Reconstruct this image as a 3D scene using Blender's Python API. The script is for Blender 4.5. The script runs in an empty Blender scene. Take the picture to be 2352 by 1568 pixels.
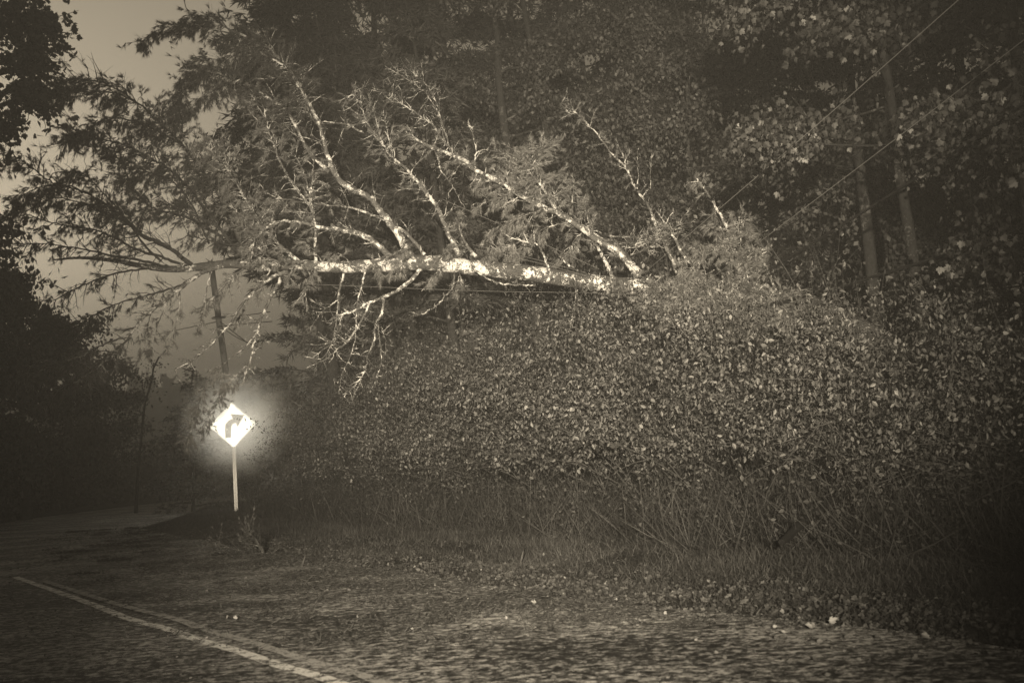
import bpy, math, random
import numpy as np
from mathutils import Vector, Matrix

C = bpy.context.scene.collection
SC = bpy.context.scene
R = math.radians

# ------------------------------------------------------------------ camera
CAMH, PITCH, ROLL, FPX = 1.05, 6.8, -3.5, 2287.0      # FPX: focal length in pixels of a 2352 px wide frame
cam_d = bpy.data.cameras.new('camera'); cam = bpy.data.objects.new('camera', cam_d); C.objects.link(cam)
cam_d.lens = 35.0; cam_d.sensor_width = 36.0; cam_d.clip_end = 2000; cam_d.clip_start = 0.05
MW = Matrix.Translation((0, 0, CAMH)) @ Matrix.Rotation(R(90 + PITCH), 4, 'X') @ Matrix.Rotation(R(ROLL), 4, 'Z')
cam.matrix_world = MW
SC.camera = cam
cam_d.dof.use_dof = True; cam_d.dof.focus_distance = 17.0; cam_d.dof.aperture_fstop = 3.2
MR = np.array(MW.to_3x3())

TINT = (1.0, 0.848, 0.615)
# ------------------------------------------------------------------ world: dim dawn sky, toned like the print
W = bpy.data.worlds.new('World'); SC.world = W; W.use_nodes = True
nt = W.node_tree; nt.nodes.clear()
sky = nt.nodes.new('ShaderNodeTexSky'); sky.sky_type = 'NISHITA'; sky.sun_disc = False
sky.sun_elevation = R(7); sky.sun_rotation = R(-28); sky.dust_density = 9.0; sky.air_density = 3.0
bw = nt.nodes.new('ShaderNodeRGBToBW')
ton = nt.nodes.new('ShaderNodeMix'); ton.data_type = 'RGBA'; ton.blend_type = 'MULTIPLY'; ton.inputs[0].default_value = 1
ton.inputs[7].default_value = (*TINT, 1)
bgn = nt.nodes.new('ShaderNodeBackground'); bgn.inputs[1].default_value = 0.085
out = nt.nodes.new('ShaderNodeOutputWorld')
nt.links.new(sky.outputs[0], bw.inputs[0]); nt.links.new(bw.outputs[0], ton.inputs[6])
nt.links.new(ton.outputs[2], bgn.inputs[0]); nt.links.new(bgn.outputs[0], out.inputs[0])

# ------------------------------------------------------------------ the headlight beam of the vehicle standing behind the photographer
ld = bpy.data.lights.new('headlight_beam', 'SPOT'); lo = bpy.data.objects.new('headlight_beam', ld); C.objects.link(lo)
ld.energy = 76000; ld.color = TINT; ld.spot_size = R(40); ld.spot_blend = 1.0; ld.shadow_soft_size = 0.12
LPOS = Vector((-0.3, -6.0, 2.2)); LAIM = Vector((0.3, 20.0, 4.3))
lo.location = LPOS; lo.rotation_euler = (LAIM - LPOS).to_track_quat('-Z', 'Y').to_euler()

SC.view_settings.view_transform = 'Standard'; SC.view_settings.look = 'None'
SC.view_settings.exposure = 0.0; SC.view_settings.gamma = 1.0
try:
    SC.cycles.max_bounces = 5; SC.cycles.diffuse_bounces = 2; SC.cycles.glossy_bounces = 2
    SC.cycles.transmission_bounces = 2; SC.cycles.volume_bounces = 1; SC.cycles.transparent_max_bounces = 4
    SC.cycles.sample_clamp_indirect = 2.0; SC.cycles.sample_clamp_direct = 4.0
    SC.cycles.use_denoising = True; SC.cycles.use_adaptive_sampling = False
except Exception: pass

# ------------------------------------------------------------------ helpers
def ray(x, y):
    d = MR @ np.array([(x - 1176) / FPX, -(y - 784) / FPX, -1.0]); return d
def pw(x, y, Y):
    d = ray(x, y); t = Y / d[1]; return np.array([0, 0, CAMH]) + d * t
def gp(x, y, z=0.0):
    d = ray(x, y); t = (z - CAMH) / d[2]; return np.array([0, 0, CAMH]) + d * t

class Geo:
    def __init__(s): s.v = []; s.f = []; s.n = 0; s.m = []
    def add(s, v, f, mi=0):
        v = np.asarray(v, float).reshape(-1, 3); f = np.asarray(f, np.int64)
        s.v.append(v); s.f.append(f + s.n); s.n += len(v); s.m.append(mi)
    def box(s, c, d, mi=0):
        c = np.array(c); d = np.array(d) / 2
        v = np.array([[x, y, z] for x in (-1, 1) for y in (-1, 1) for z in (-1, 1)]) * d + c
        s.add(v, [[0, 1, 3, 2], [4, 6, 7, 5], [0, 4, 5, 1], [2, 3, 7, 6], [0, 2, 6, 4], [1, 5, 7, 3]], mi)
    def tube(s, P, r, k=6, cap=True, mi=0, bumpy=0.0, rng=None):
        P = np.asarray(P, float); n = len(P)
        r = np.broadcast_to(np.asarray(r, float), (n,)).copy()
        T = np.gradient(P, axis=0); T /= np.linalg.norm(T, axis=1)[:, None] + 1e-9
        up = np.array([0.13, 0.31, 0.94]); 
        if abs(T[0] @ up) > .9: up = np.array([0.9, 0.2, 0.1])
        A = np.cross(T, up); A /= np.linalg.norm(A, axis=1)[:, None] + 1e-9; B = np.cross(T, A)
        a = np.arange(k) * 2 * np.pi / k
        rr = r[:, None] * np.ones((1, k))
        if bumpy and rng is not None: rr = rr * (1 + bumpy * rng.standard_normal((n, k)))
        V = P[:, None, :] + rr[..., None] * (np.cos(a)[None, :, None] * A[:, None, :] + np.sin(a)[None, :, None] * B[:, None, :])
        i = np.arange(n - 1)[:, None] * k; j = np.arange(k)[None, :]; j2 = (j + 1) % k
        F = np.stack([i + j, i + j2, i + k + j2, i + k + j], -1).reshape(-1, 4)
        s.add(V.reshape(-1, 3), F, mi)
        if cap and k <= 12:
            s.add(V[0], [list(range(k))[::-1]], mi); s.add(V[-1], [list(range(k))], mi)
    def inst(s, tv, tf, pos, d, sc, rng, mi=0, roll=None):
        pos = np.asarray(pos, float).reshape(-1, 3); N = len(pos)
        if N == 0: return
        d = np.asarray(d, float).reshape(-1, 3); d = d / (np.linalg.norm(d, axis=1)[:, None] + 1e-9)
        q = rng.standard_normal((N, 3)) if roll is None else roll
        a = np.cross(d, q); a /= np.linalg.norm(a, axis=1)[:, None] + 1e-9; b = np.cross(a, d)
        sc = np.broadcast_to(np.asarray(sc, float), (N,))
        tv = np.asarray(tv, float)
        V = pos[:, None, :] + sc[:, None, None] * (tv[None, :, 0:1] * a[:, None, :] + tv[None, :, 1:2] * d[:, None, :] + tv[None, :, 2:3] * b[:, None, :])
        tf = np.asarray(tf); F = (np.arange(N)[:, None, None] * len(tv) + tf[None]).reshape(-1, tf.shape[1])
        s.add(V.reshape(-1, 3), F, mi)
    def build(s, name, mats, parent=None, smooth=False, loc=None):
        me = bpy.data.meshes.new(name)
        V = np.concatenate(s.v)
        off = np.array(loc if loc is not None else (0, 0, 0), float); V = V - off
        me.vertices.add(len(V)); me.vertices.foreach_set('co', V.astype(np.float32).ravel())
        loops = np.concatenate([f.ravel() for f in s.f]); cnt = np.concatenate([np.full(len(f), f.shape[1]) for f in s.f])
        mi = np.concatenate([np.full(len(f), m) for f, m in zip(s.f, s.m)])
        st = np.concatenate([[0], np.cumsum(cnt)[:-1]])
        me.loops.add(len(loops)); me.loops.foreach_set('vertex_index', loops.astype(np.int32))
        me.polygons.add(len(cnt)); me.polygons.foreach_set('loop_start', st.astype(np.int32)); me.polygons.foreach_set('loop_total', cnt.astype(np.int32))
        me.polygons.foreach_set('material_index', mi.astype(np.int32))
        me.polygons.foreach_set('use_smooth', np.full(len(cnt), smooth))
        for m in (mats if isinstance(mats, (list, tuple)) else [mats]): me.materials.append(m)
        me.update(calc_edges=True); me.validate()
        o = bpy.data.objects.new(name, me); C.objects.link(o)
        if parent is not None: o.parent = parent
        elif loc is not None: o.location = loc
        return o

def thing(name, label, cat, loc=(0, 0, 0), group=None):
    o = bpy.data.objects.new(name, None); C.objects.link(o); o.location = tuple(float(q) for q in loc)
    o.empty_display_size = .2
    o['label'] = label; o['category'] = cat
    if group: o['group'] = group
    return o
def tag(o, label=None, cat=None, group=None, kind=None):
    if label: o['label'] = label
    if cat: o['category'] = cat
    if group: o['group'] = group
    if kind: o['kind'] = kind
    return o
def smooth_path(pts, n=None):
    """Catmull-Rom through 3-D points"""
    P = np.asarray(pts, float)
    if len(P) < 3: 
        t = np.linspace(0, 1, n or 6)[:, None]; return P[0] * (1 - t) + P[-1] * t
    Q = np.vstack([2 * P[0] - P[1], P, 2 * P[-1] - P[-2]])
    m = max(2, int(round((n or 6 * (len(P) - 1)) / (len(P) - 1)))); o = []
    for i in range(1, len(Q) - 2):
        for t in np.arange(m) / m:
            a, b, c, d = Q[i - 1], Q[i], Q[i + 1], Q[i + 2]
            o.append(.5 * ((2 * b) + (-a + c) * t + (2 * a - 5 * b + 4 * c - d) * t * t + (-a + 3 * b - 3 * c + d) * t ** 3))
    o.append(Q[-2]); return np.array(o)
def unit(v):
    v = np.asarray(v, float); return v / (np.linalg.norm(v) + 1e-9)

# ------------------------------------------------------------------ materials (neutral: the toning is in the light)
def newmat(name):
    m = bpy.data.materials.new(name); m.use_nodes = True; t = m.node_tree
    return m, t, t.nodes['Principled BSDF'], t.nodes['Material Output']
def ramp(t, fac, stops):
    r = t.nodes.new('ShaderNodeValToRGB'); e = r.color_ramp.elements
    while len(e) < len(stops): e.new(.5)
    for i, (p, c) in enumerate(stops): e[i].position = p; e[i].color = (c, c, c, 1) if not isinstance(c, tuple) else (*c, 1)
    t.links.new(fac, r.inputs[0]); return r.outputs[0]
def noise(t, scale, detail=4, rough=.55, vec=None, dist=0.0, kind='noise'):
    n = t.nodes.new('ShaderNodeTexNoise'); n.inputs['Scale'].default_value = scale; n.inputs['Detail'].default_value = detail
    n.inputs['Roughness'].default_value = rough; n.inputs['Distortion'].default_value = dist
    if vec is None:
        tc = t.nodes.new('ShaderNodeTexCoord'); vec = tc.outputs['Object']
    t.links.new(vec, n.inputs['Vector']); return n.outputs[0]
def math_(t, op, a, b):
    n = t.nodes.new('ShaderNodeMath'); n.operation = op
    for i, q in enumerate((a, b)):
        if isinstance(q, (int, float)): n.inputs[i].default_value = q
        else: t.links.new(q, n.inputs[i])
    return n.outputs[0]
def mixc(t, fac, a, b, mode='MIX'):
    n = t.nodes.new('ShaderNodeMix'); n.data_type = 'RGBA'; n.blend_type = mode
    for i, q in ((0, fac), (6, a), (7, b)):
        if isinstance(q, (int, float)): n.inputs[i].default_value = q if i == 0 else (q, q, q, 1)
        else: t.links.new(q, n.inputs[i])
    return n.outputs[2]
def bump(t, b, h, strength, dist):
    n = t.nodes.new('ShaderNodeBump'); n.inputs['Strength'].default_value = strength; n.inputs['Distance'].default_value = dist
    t.links.new(h, n.inputs['Height']); t.links.new(n.outputs[0], b.inputs['Normal'])
def leafmat(name, lo_, hi, rough=.55, spec=.3, trans=0.0, clump=None):
    m, t, b, o = newmat(name)
    g = t.nodes.new('ShaderNodeNewGeometry')
    col = ramp(t, g.outputs['Random Per Island'], [(0, lo_), (.55, (lo_ + hi) / 2.2), (.9, hi), (1, min(.9, hi * 1.25))])
    if clump:
        col = mixc(t, 1.0, col, ramp(t, noise(t, clump, 2), [(.35, .55), (.65, 1.25)]), 'MULTIPLY')
    t.links.new(col, b.inputs['Base Color']); b.inputs['Roughness'].default_value = rough
    b.inputs['Specular IOR Level'].default_value = spec
    return m
def bark(name, dark, light, thresh, lscale=9.0, patch=.62):
    """dark furrowed bark with crusts of pale lichen"""
    m, t, b, o = newmat(name)
    tc = t.nodes.new('ShaderNodeTexCoord'); v = tc.outputs['Object']
    base = ramp(t, noise(t, 22, 5, .65, v), [(.3, dark * .4), (.7, dark * 1.3)])
    big = noise(t, lscale * .3, 3, .55, v); fine = noise(t, lscale, 5, .72, v, .6)
    mask = math_(t, 'ADD', math_(t, 'MULTIPLY', big, .4), math_(t, 'ADD', math_(t, 'MULTIPLY', fine, .4), math_(t, 'MULTIPLY', noise(t, lscale * 6, 3, .7, v), .25)))
    mk = ramp(t, mask, [(thresh, 0.0), (thresh + .028, 1.0)])
    lich = ramp(t, noise(t, 60, 4, .7, v), [(.3, light * .55), (.62, light)])
    col = mixc(t, mk, base, lich)
    t.links.new(col, b.inputs['Base Color']); b.inputs['Roughness'].default_value = .85
    b.inputs['Specular IOR Level'].default_value = .2
    bump(t, b, math_(t, 'ADD', noise(t, 30, 5, .7, v), mk), .8, .02)
    return m
def plain(name, c, rough=.7, metal=0.0, var=0.0, sc=20):
    m, t, b, o = newmat(name); b.inputs['Roughness'].default_value = rough; b.inputs['Metallic'].default_value = metal; b.inputs['Specular IOR Level'].default_value = .15 if rough > .65 else .4
    if var: t.links.new(ramp(t, noise(t, sc), [(.3, c * (1 - var)), (.7, c * (1 + var))]), b.inputs['Base Color'])
    else: b.inputs['Base Color'].default_value = (c, c, c, 1)
    return m

M = {}
M['bark_fallen'] = bark('lichen_bark', .085, .80, .54, 10.0)
M['bark_limb'] = bark('limb_bark', .11, .80, .525, 15.0)
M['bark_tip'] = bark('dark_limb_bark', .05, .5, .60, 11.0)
M['bark_live'] = bark('forest_bark', .035, .14, .55, 6.0)
M['bark_dull'] = bark('dull_bark', .02, .08, .57, 6.0)
M['pole'] = plain('weathered_pole', .34, .9, var=.25)
M['log'] = plain('rotten_wood', .005, .9, var=.5)
M['bark_dark'] = bark('dark_bark', .035, .1, .6, 6.0)
M['needle'] = leafmat('pine_needles', .07, .24, .5, .4)
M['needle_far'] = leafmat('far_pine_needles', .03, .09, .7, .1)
M['needle_left'] = leafmat('unlit_pine_needles', .03, .10, .6, .2)  # darker copy of the needles: unlit look of the left crown in colour
M['leaf_shrub'] = leafmat('shrub_leaves', .016, .088, .55, .25, clump=.8)
M['leaf_shrub_small'] = leafmat('small_shrub_leaves', .02, .085, .6, .2, clump=1.0)
M['leaf_maple'] = leafmat('maple_leaves', .015, .07, .5, .4, clump=.9)
M['leaf_mid'] = leafmat('mid_tree_leaves', .02, .09, .55, .3, clump=.7)
M['leaf_dark'] = leafmat('dark_tree_leaves', .02, .06, .7, .1)
M['grass'] = leafmat('grass_blades', .010, .045, .6, .2, clump=1.3)
M['weeds'] = leafmat('dry_weeds', .008, .042, .7, .15, clump=1.1)
M['stem'] = plain('shrub_stems', .026, .7, var=.5)
M['litter'] = leafmat('leaf_litter', .03, .12, .6, .3)
M['single'] = leafmat('pale_dead_leaf', .25, .3)
M['chips'] = leafmat('road_litter', .01, .12, .6, .3)
M['matted'] = leafmat('matted_leaves', .012, .06, .7, .15)
M['clod'] = leafmat('bark_debris', .015, .05, .8, .1)

# ground
m, t, b, o = newmat('forest_floor'); M['ground'] = m
t.links.new(ramp(t, noise(t, 5, 8, .7), [(.35, .012), (.6, .04), (.75, .08)]), b.inputs['Base Color'])
b.inputs['Roughness'].default_value = .9; b.inputs['Specular IOR Level'].default_value = .08; bump(t, b, noise(t, 9, 6, .7), 1, .08)
# road: worn damp asphalt, pale dry patches on dark wet ones
m, t, b, o = newmat('wet_worn_asphalt'); M['road'] = m
tc = t.nodes.new('ShaderNodeTexCoord')
mp = t.nodes.new('ShaderNodeMapping'); t.links.new(tc.outputs['Object'], mp.inputs['Vector']); mp.inputs['Scale'].default_value = (.85, 1.25, 1); mp.inputs['Rotation'].default_value = (0, 0, R(4))
v = mp.outputs[0]
n1 = noise(t, 13, 6, .75, v, .2); n2 = noise(t, 40, 5, .75, v); n3 = noise(t, .8, 3, .5, v)
s = math_(t, 'ADD', math_(t, 'MULTIPLY', n1, .5), math_(t, 'ADD', math_(t, 'MULTIPLY', n2, .3), math_(t, 'MULTIPLY', n3, .16)))
t.links.new(ramp(t, s, [(.425, .006), (.465, .035), (.49, .16), (.53, .42), (.58, .6)]), b.inputs['Base Color'])
t.links.new(ramp(t, s, [(.40, .5), (.55, .75)]), b.inputs['Roughness']); b.inputs['Specular IOR Level'].default_value = .25
bump(t, b, math_(t, 'ADD', n1, n2), 1.0, .025)
# paint lines, worn
def paintmat(name, c, thr):
    m, t, b, o = newmat(name)
    s = math_(t, 'ADD', math_(t, 'MULTIPLY', noise(t, 9, 4, .6), .5), math_(t, 'MULTIPLY', noise(t, 55, 4, .7), .5))
    t.links.new(ramp(t, s, [(thr - .06, .05), (thr, c), (1, c * 1.1)]), b.inputs['Base Color'])
    b.inputs['Roughness'].default_value = .6; bump(t, b, noise(t, 60, 4), .8, .02); return m
M['paint'] = paintmat('worn_line_paint', .72, .495)
M['paint_dim'] = paintmat('faded_line_paint', .36, .5)

# ------------------------------------------------------------------ road geometry from the photograph's edge, on flat ground
edge_px = [(2352, 1500), (2174, 1464), (1840, 1430), (1550, 1402), (1300, 1375), (1100, 1345), (920, 1318), (746, 1291), (498, 1250), (380, 1226), (314, 1213)]
E = np.array([gp(x, y)[:2] for x, y in edge_px])
E = np.vstack([[(9.0, -7.0), (5.2, -1.0)], E, [(-9.6, 27), (-12, 38), (-12.4, 50), (-9.5, 64), (-2, 78), (12, 92)]])
YE = np.linspace(-6, 90, 400); XE = np.interp(YE, E[:, 1], E[:, 0])
k_ = np.hanning(9); k_ /= k_.sum(); XE = np.convolve(np.pad(XE, 4, 'edge'), k_, 'valid')
dXE = np.gradient(XE, YE); NX = 1 / np.sqrt(1 + dXE ** 2)
def sdist(X, Y): return (X - np.interp(Y, YE, XE)) * np.interp(Y, YE, NX)
def at_s(s, Y): return np.interp(Y, YE, XE) + s / np.interp(Y, YE, NX)
def sst(x): x = np.clip(x, 0, 1); return x * x * (3 - 2 * x)
def ground_z(X, Y):
    s = sdist(X, Y); far = np.clip((Y - 90) / 60, 0, 1)
    z = -.03 + .05 * sst(s / .5) + .55 * sst((s - 2.2) / 5) * (1 - sst((Y - 17) / 11)) + .04 * np.sin(X * 1.7) * np.sin(Y * 1.3) * sst(s)
    sl = -s - 6.3
    return z + .4 * sst(sl / 5) + far * 11.5

xs = np.unique(np.concatenate([np.linspace(-205, -30, 20), np.arange(-30, 30, .45), np.linspace(30, 205, 20)]))
ys = np.unique(np.concatenate([np.linspace(-28, -8, 6), np.arange(-8, 60, .45), np.linspace(60, 205, 30)]))
X, Y = np.meshgrid(xs, ys); Z = ground_z(X, Y)
far_r = np.sqrt(X ** 2 + (Y - 20) ** 2); Z = Z + 0 * far_r
nx, ny = len(xs), len(ys)
i = (np.arange(ny - 1)[:, None] * nx + np.arange(nx - 1)[None]).ravel()
g = Geo(); g.add(np.stack([X, Y, Z], -1).reshape(-1, 3), np.stack([i, i + 1, i + nx + 1, i + nx], -1))
tag(g.build('ground', M['ground'], smooth=True), 'dark forest floor and roadside earth', kind='structure')

def strip(name, path_in, path_out, z, mat, nsub=8, crown=0.0):
    A, B = np.asarray(path_in), np.asarray(path_out); n = len(A); g = Geo()
    t_ = np.linspace(0, 1, nsub + 1)
    V = A[:, None, :] * (1 - t_)[None, :, None] + B[:, None, :] * t_[None, :, None]
    Zz = z + crown * np.sin(np.pi * t_)[None, :] * np.ones((n, 1))
    V = np.concatenate([V, Zz[..., None]], -1); k = nsub + 1
    i = (np.arange(n - 1)[:, None] * k + np.arange(nsub)[None]).ravel()
    g.add(V.reshape(-1, 3), np.stack([i, i + k, i + k + 1, i + 1], -1)); return g.build(name, mat, smooth=True)
T2 = np.stack([dXE * NX, NX], -1); N2 = np.stack([-T2[:, 1], T2[:, 0]], -1)      # left of travel
P2 = np.stack([XE, YE], -1)
rag = np.random.default_rng(2)
j_ = np.convolve(rag.standard_normal(len(YE)), np.ones(3) / 3, 'same') * .05
sel = YE < 80
tag(strip('road', (P2 + N2 * (-.06 + j_)[:, None])[sel], (P2 + N2 * 6.2)[sel], .004, M['road'], 10), 'dark wet asphalt road with pale worn patches', kind='structure')
l1 = [(55, 1333), (198, 1384), (293, 1421), (384, 1446), (458, 1472), (549, 1498), (641, 1530), (732, 1556), (800, 1580)]
l2 = [(120, 1342), (264, 1388), (403, 1424), (458, 1444), (549, 1470), (696, 1516), (824, 1553), (880, 1572)]
def line(name, px, w, mat, ext):
    P = np.array([gp(x, y)[:2] for x, y in px])
    d0 = unit(P[0] - P[1]); d1 = unit(P[-1] - P[-2])
    Q = smooth_path(np.vstack([P[0] + d0 * ext, P, P[-1] + d1 * (1.2 if w > .08 else .7)]), 90)
    T = np.gradient(Q, axis=0); T /= np.linalg.norm(T, axis=1)[:, None]; N = np.stack([-T[:, 1], T[:, 0]], -1)
    return strip(name, Q - N * w / 2, Q + N * w / 2, .009 if w > .08 else .013, mat, 2)
tag(line('centre_line', l1, .085, M['paint'], .6), 'bright worn line of the double centre marking', kind='structure')
tag(line('centre_line', l2, .078, M['paint_dim'], .5), 'faded upper line of the double centre marking', kind='structure')

# ------------------------------------------------------------------ templates
rngT = np.random.default_rng(5)
def tuft(K, spread, w, rng, droop=0.0):
    V = []; F = []
    for i in range(K):
        a = rng.uniform(0, 2 * np.pi); th = spread * math.sqrt(rng.uniform(.02, 1)); l = rng.uniform(.7, 1.05)
        d = np.array([math.sin(th) * math.cos(a), math.cos(th), math.sin(th) * math.sin(a)]) * l
        p = unit(np.cross(d, rng.standard_normal(3))) * w / 2
        o = np.array([0, rng.uniform(-.25, .15), 0])
        V += [o - p, o + p, o + d]; F.append([3 * i, 3 * i + 1, 3 * i + 2])
    return np.array(V), np.array(F)
TUFTS = [tuft(17, .62, .065, rngT) for _ in range(4)]
TUFT_FAR = [tuft(7, 1.0, .16, rngT) for _ in range(4)]
LEAF = (np.array([[0, 0, 0], [-.30, .38, .08], [-.22, .8, .07], [0, 1.08, -.03], [.22, .8, .07], [.30, .38, .08]]), np.array([[0, 1, 2, 3], [0, 3, 4, 5]]))
def star(k, inner, seed):
    r_ = np.random.default_rng(seed); V = []
    for i in range(k * 2):
        a = math.pi * (-.5) + .28 + (2 * math.pi - .56) * i / (2 * k - 1)
        r = (.56 if i % 2 else inner) * (1 - .25 * abs(math.sin(a)) * (math.sin(a) < 0)) * r_.uniform(.9, 1.1)
        V.append([math.cos(a) * r, .5 + math.sin(a) * r, .12 * abs(math.cos(a)) * r])
    return np.array(V), np.array([list(range(2 * k))])
_h = [(.03, .0), (.05, .14), (.30, .06), (.26, .18), (.50, .36), (.42, .42), (.46, .62), (.27, .54), (.22, .60), (.20, .78), (.08, .80), (0, 1.0)]
MAPLE = (np.array([[x, y, .18 * x] for x, y in _h] + [[-x, y, .18 * x] for x, y in _h[-2::-1]]), np.array([list(range(23))]))
CURL = (np.array([[0, 0, 0], [.22, .1, .12], [.42, .35, .3], [.34, .62, .26], [.2, .7, .1], [.05, 1, .05], [-.12, .78, .1], [-.4, .7, .32], [-.3, .4, .2], [-.36, .15, .25]]), np.array([[0, 1, 2, 3, 4, 5, 6, 7, 8, 9]]))
DIAM = (np.array([[0, 0, 0], [-.36, .5, .1], [0, 1, 0], [.36, .5, .1]]), np.array([[0, 1, 2, 3]]))

def multi_inst(g, temps, pos, d, sc, rng, mi=0):
    n = len(temps); k = rng.integers(0, n, len(pos)); sc = np.broadcast_to(sc, (len(pos),))
    for q in range(n):
        s_ = k == q; g.inst(temps[q][0], temps[q][1], pos[s_], d[s_], sc[s_], rng, mi)

# ------------------------------------------------------------------ the fallen pine
rngF = np.random.default_rng(11)
YT = 20.0
pine = thing('fallen_pine', 'big lichen-crusted pine fallen across the road, its trunk hanging level in the air', 'fallen tree', pw(1850, 700, 19.0))
PL = np.array(pine.location)
def fam(): return Geo()
trunk_px = [(2060, 800, 17.6, .21), (1930, 735, 18.2, .20), (1850, 700, 18.8, .19), (1700, 680, 19.2, .185), (1510, 662, 19.6, .17), (1355, 648, 19.9, .165), (1202, 626, 20, .165), (1048, 610, 20, .16),
            (970, 603, 20, .155), (894, 608, 20, .15), (800, 613, 20, .13), (743, 612, 20, .11), (689, 608, 20.1, .10), (600, 612, 20.2, .095), (530, 606, 20.2, .09), (470, 612, 20.2, .085), (400, 618, 20.1, .07), (333, 612, 20.1, .06), (270, 600, 20, .045), (190, 592, 19.8, .03), (120, 597, 19.6, .015)]
P = smooth_path([pw(x, y, d) for x, y, d, r in trunk_px], 160)
rr = np.interp(np.linspace(0, 1, len(P)), np.linspace(0, 1, len(trunk_px)), [q[3] for q in trunk_px])
g = Geo(); g.tube(P, rr, 12, bumpy=.035, rng=rngF); 
# broken stubs and bark flakes along the trunk
for q in range(46):
    i = rngF.integers(5, len(P) - 30); d = rngF.standard_normal(3); d[1] -= .3; d = unit(d); l = rngF.uniform(.04, .3)
    g.tube([P[i], P[i] + d * (rr[i] + l * .5), P[i] + d * (rr[i] + l) + [0, 0, .03]], [.02, .014, .005], 5)
tr = g.build('trunk', M['bark_fallen'], pine, True, loc=PL)

# limbs: px points, r0 (m), r1, depth at base, depth at tip, foliage tufts per metre, twigs per metre, droop, start of foliage (0..1), twig length
L = []
def limb(pts, r0, r1, d0, d1, fol=0, tw=4, st=.3, tl=.45, mat='bark_limb'): L.append((pts, r0, r1, d0, d1, fol, tw, st, tl, mat))
limb([(945, 590), (904, 523), (863, 472), (843, 451), (781, 415), (756, 369), (733, 287), (710, 240), (687, 200), (651, 144), (605, 103), (538, 72), (477, 40), (425, 36)], .10, .012, 20, 18.6, 100, 5, .56, .62)
limb([(756, 395), (718, 359), (692, 318), (661, 256), (625, 231), (580, 200), (530, 180), (490, 172), (440, 165)], .05, .01, 20, 19.2, 95, 4, .3, .6)
limb([(651, 150), (590, 120), (530, 130), (470, 150), (420, 205), (400, 250)], .025, .008, 19, 18.2, 110, 3, .15, .6)
limb([(530, 78), (470, 62), (410, 62), (365, 68), (330, 95), (322, 100)], .02, .006, 18.8, 18.2, 75, 3, .1, .38)
limb([(560, 180), (500, 205), (450, 240), (410, 265), (392, 262)], .022, .006, 19, 18.4, 85, 3, .1, .5)
limb([(899, 592), (863, 559), (820, 535), (770, 527), (730, 520), (689, 510), (640, 510), (613, 522), (590, 545), (570, 580)], .085, .02, 20, 19.4, 10, 6, .5, .4)
limb([(976, 585), (930, 533), (884, 505), (812, 479), (740, 470), (690, 463), (641, 454), (600, 440)], .045, .008, 20, 20.6, 6, 5, .6, .4)
limb([(1094, 590), (1070, 560), (1058, 530), (1046, 500)], .055, .012, 20, 20.4, 12, 5, .3)
limb([(1056, 590), (1027, 528), (1002, 472), (976, 441), (940, 395), (899, 359), (874, 323), (843, 279), (828, 240), (807, 214)], .07, .008, 20, 20.8, 4, 8, .4, .5)
limb([(835, 305), (800, 287), (766, 282), (720, 278), (680, 268), (620, 262)], .028, .005, 20.6, 20.9, 0, 9, .1, .45)
limb([(874, 323), (862, 270), (850, 240), (815, 205)], .02, .004, 20.5, 20.8, 0, 7, .1, .35)
limb([(902, 362), (890, 300), (880, 250), (886, 245)], .018, .004, 20.4, 20.6, 0, 5, .2, .3)
limb([(1468, 633), (1417, 579), (1361, 543), (1299, 500), (1227, 467), (1150, 420), (1094, 392), (1058, 364), (997, 341), (965, 325), (935, 313)], .085, .04, 19.6, 21, 8, 6, .2, .45)
limb([(1470, 632), (1452, 612), (1432, 585), (1410, 562)], .125, .055, 19.6, 19.8, 0, 3, .2, .2)
limb([(1410, 565), (1380, 548), (1320, 512)], .055, .04, 19.8, 20.1, 0, 5, .2, .3)
limb([(1285, 492), (1271, 472), (1258, 450), (1238, 420), (1212, 390)], .055, .01, 20.0, 20, 22, 6, .3, .4)
limb([(1094, 392), (1090, 370), (1094, 345), (1088, 320), (1084, 290)], .03, .005, 20.7, 20.6, 0, 5, .2, .3)
limb([(1058, 364), (1040, 345), (1022, 328), (992, 287), (960, 262), (935, 246), (900, 222), (879, 205)], .04, .004, 20.8, 21.2, 0, 9, .2, .5)
limb([(1022, 328), (1014, 285), (1007, 246), (992, 215), (976, 190), (955, 172), (932, 154)], .022, .004, 20.9, 21.3, 0, 8, .2, .42)
limb([(1030, 335), (1015, 280), (990, 230), (950, 190), (905, 165)], .02, .003, 20.9, 21.4, 0, 7, .2, .4)
limb([(997, 341), (1008, 372), (1012, 390), (1025, 410), (1038, 426), (1053, 451)], .025, .007, 20.9, 20.5, 0, 5, .2, .3)
limb([(1020, 415), (1040, 400), (1055, 380), (1062, 365)], .014, .004, 20.8, 20.6, 0, 5, .2, .2)
limb([(1408, 640), (1395, 610), (1376, 574), (1356, 545), (1350, 520)], .06, .02, 19.7, 20.1, 8, 5, .4, .3)
limb([(1560, 636), (1545, 600), (1524, 554), (1505, 515), (1489, 472), (1463, 436), (1450, 410), (1437, 385), (1407, 354), (1371, 308), (1345, 282), (1315, 250)], .055, .010, 21, 22, 2, 4, .6, .35)
limb([(1463, 436), (1466, 400), (1464, 370), (1466, 338)], .02, .006, 21.5, 21.6, 0, 2, .2, .2)
limb([(1489, 470), (1494, 430), (1494, 385), (1498, 345)], .018, .005, 21.4, 21.4, 0, 2, .2, .2)
limb([(1440, 385), (1432, 360), (1422, 340), (1417, 325)], .018, .006, 21.7, 21.7, 0, 2, .2, .2)
limb([(1310, 262), (1290, 240), (1296, 225)], .02, .006, 22, 22, 0, 8, .2, .3)
limb([(1690, 560), (1664, 510), (1642, 472), (1620, 435), (1596, 402)], .045, .018, 19.3, 19.6, 4, 3, .1, .3)
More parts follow.
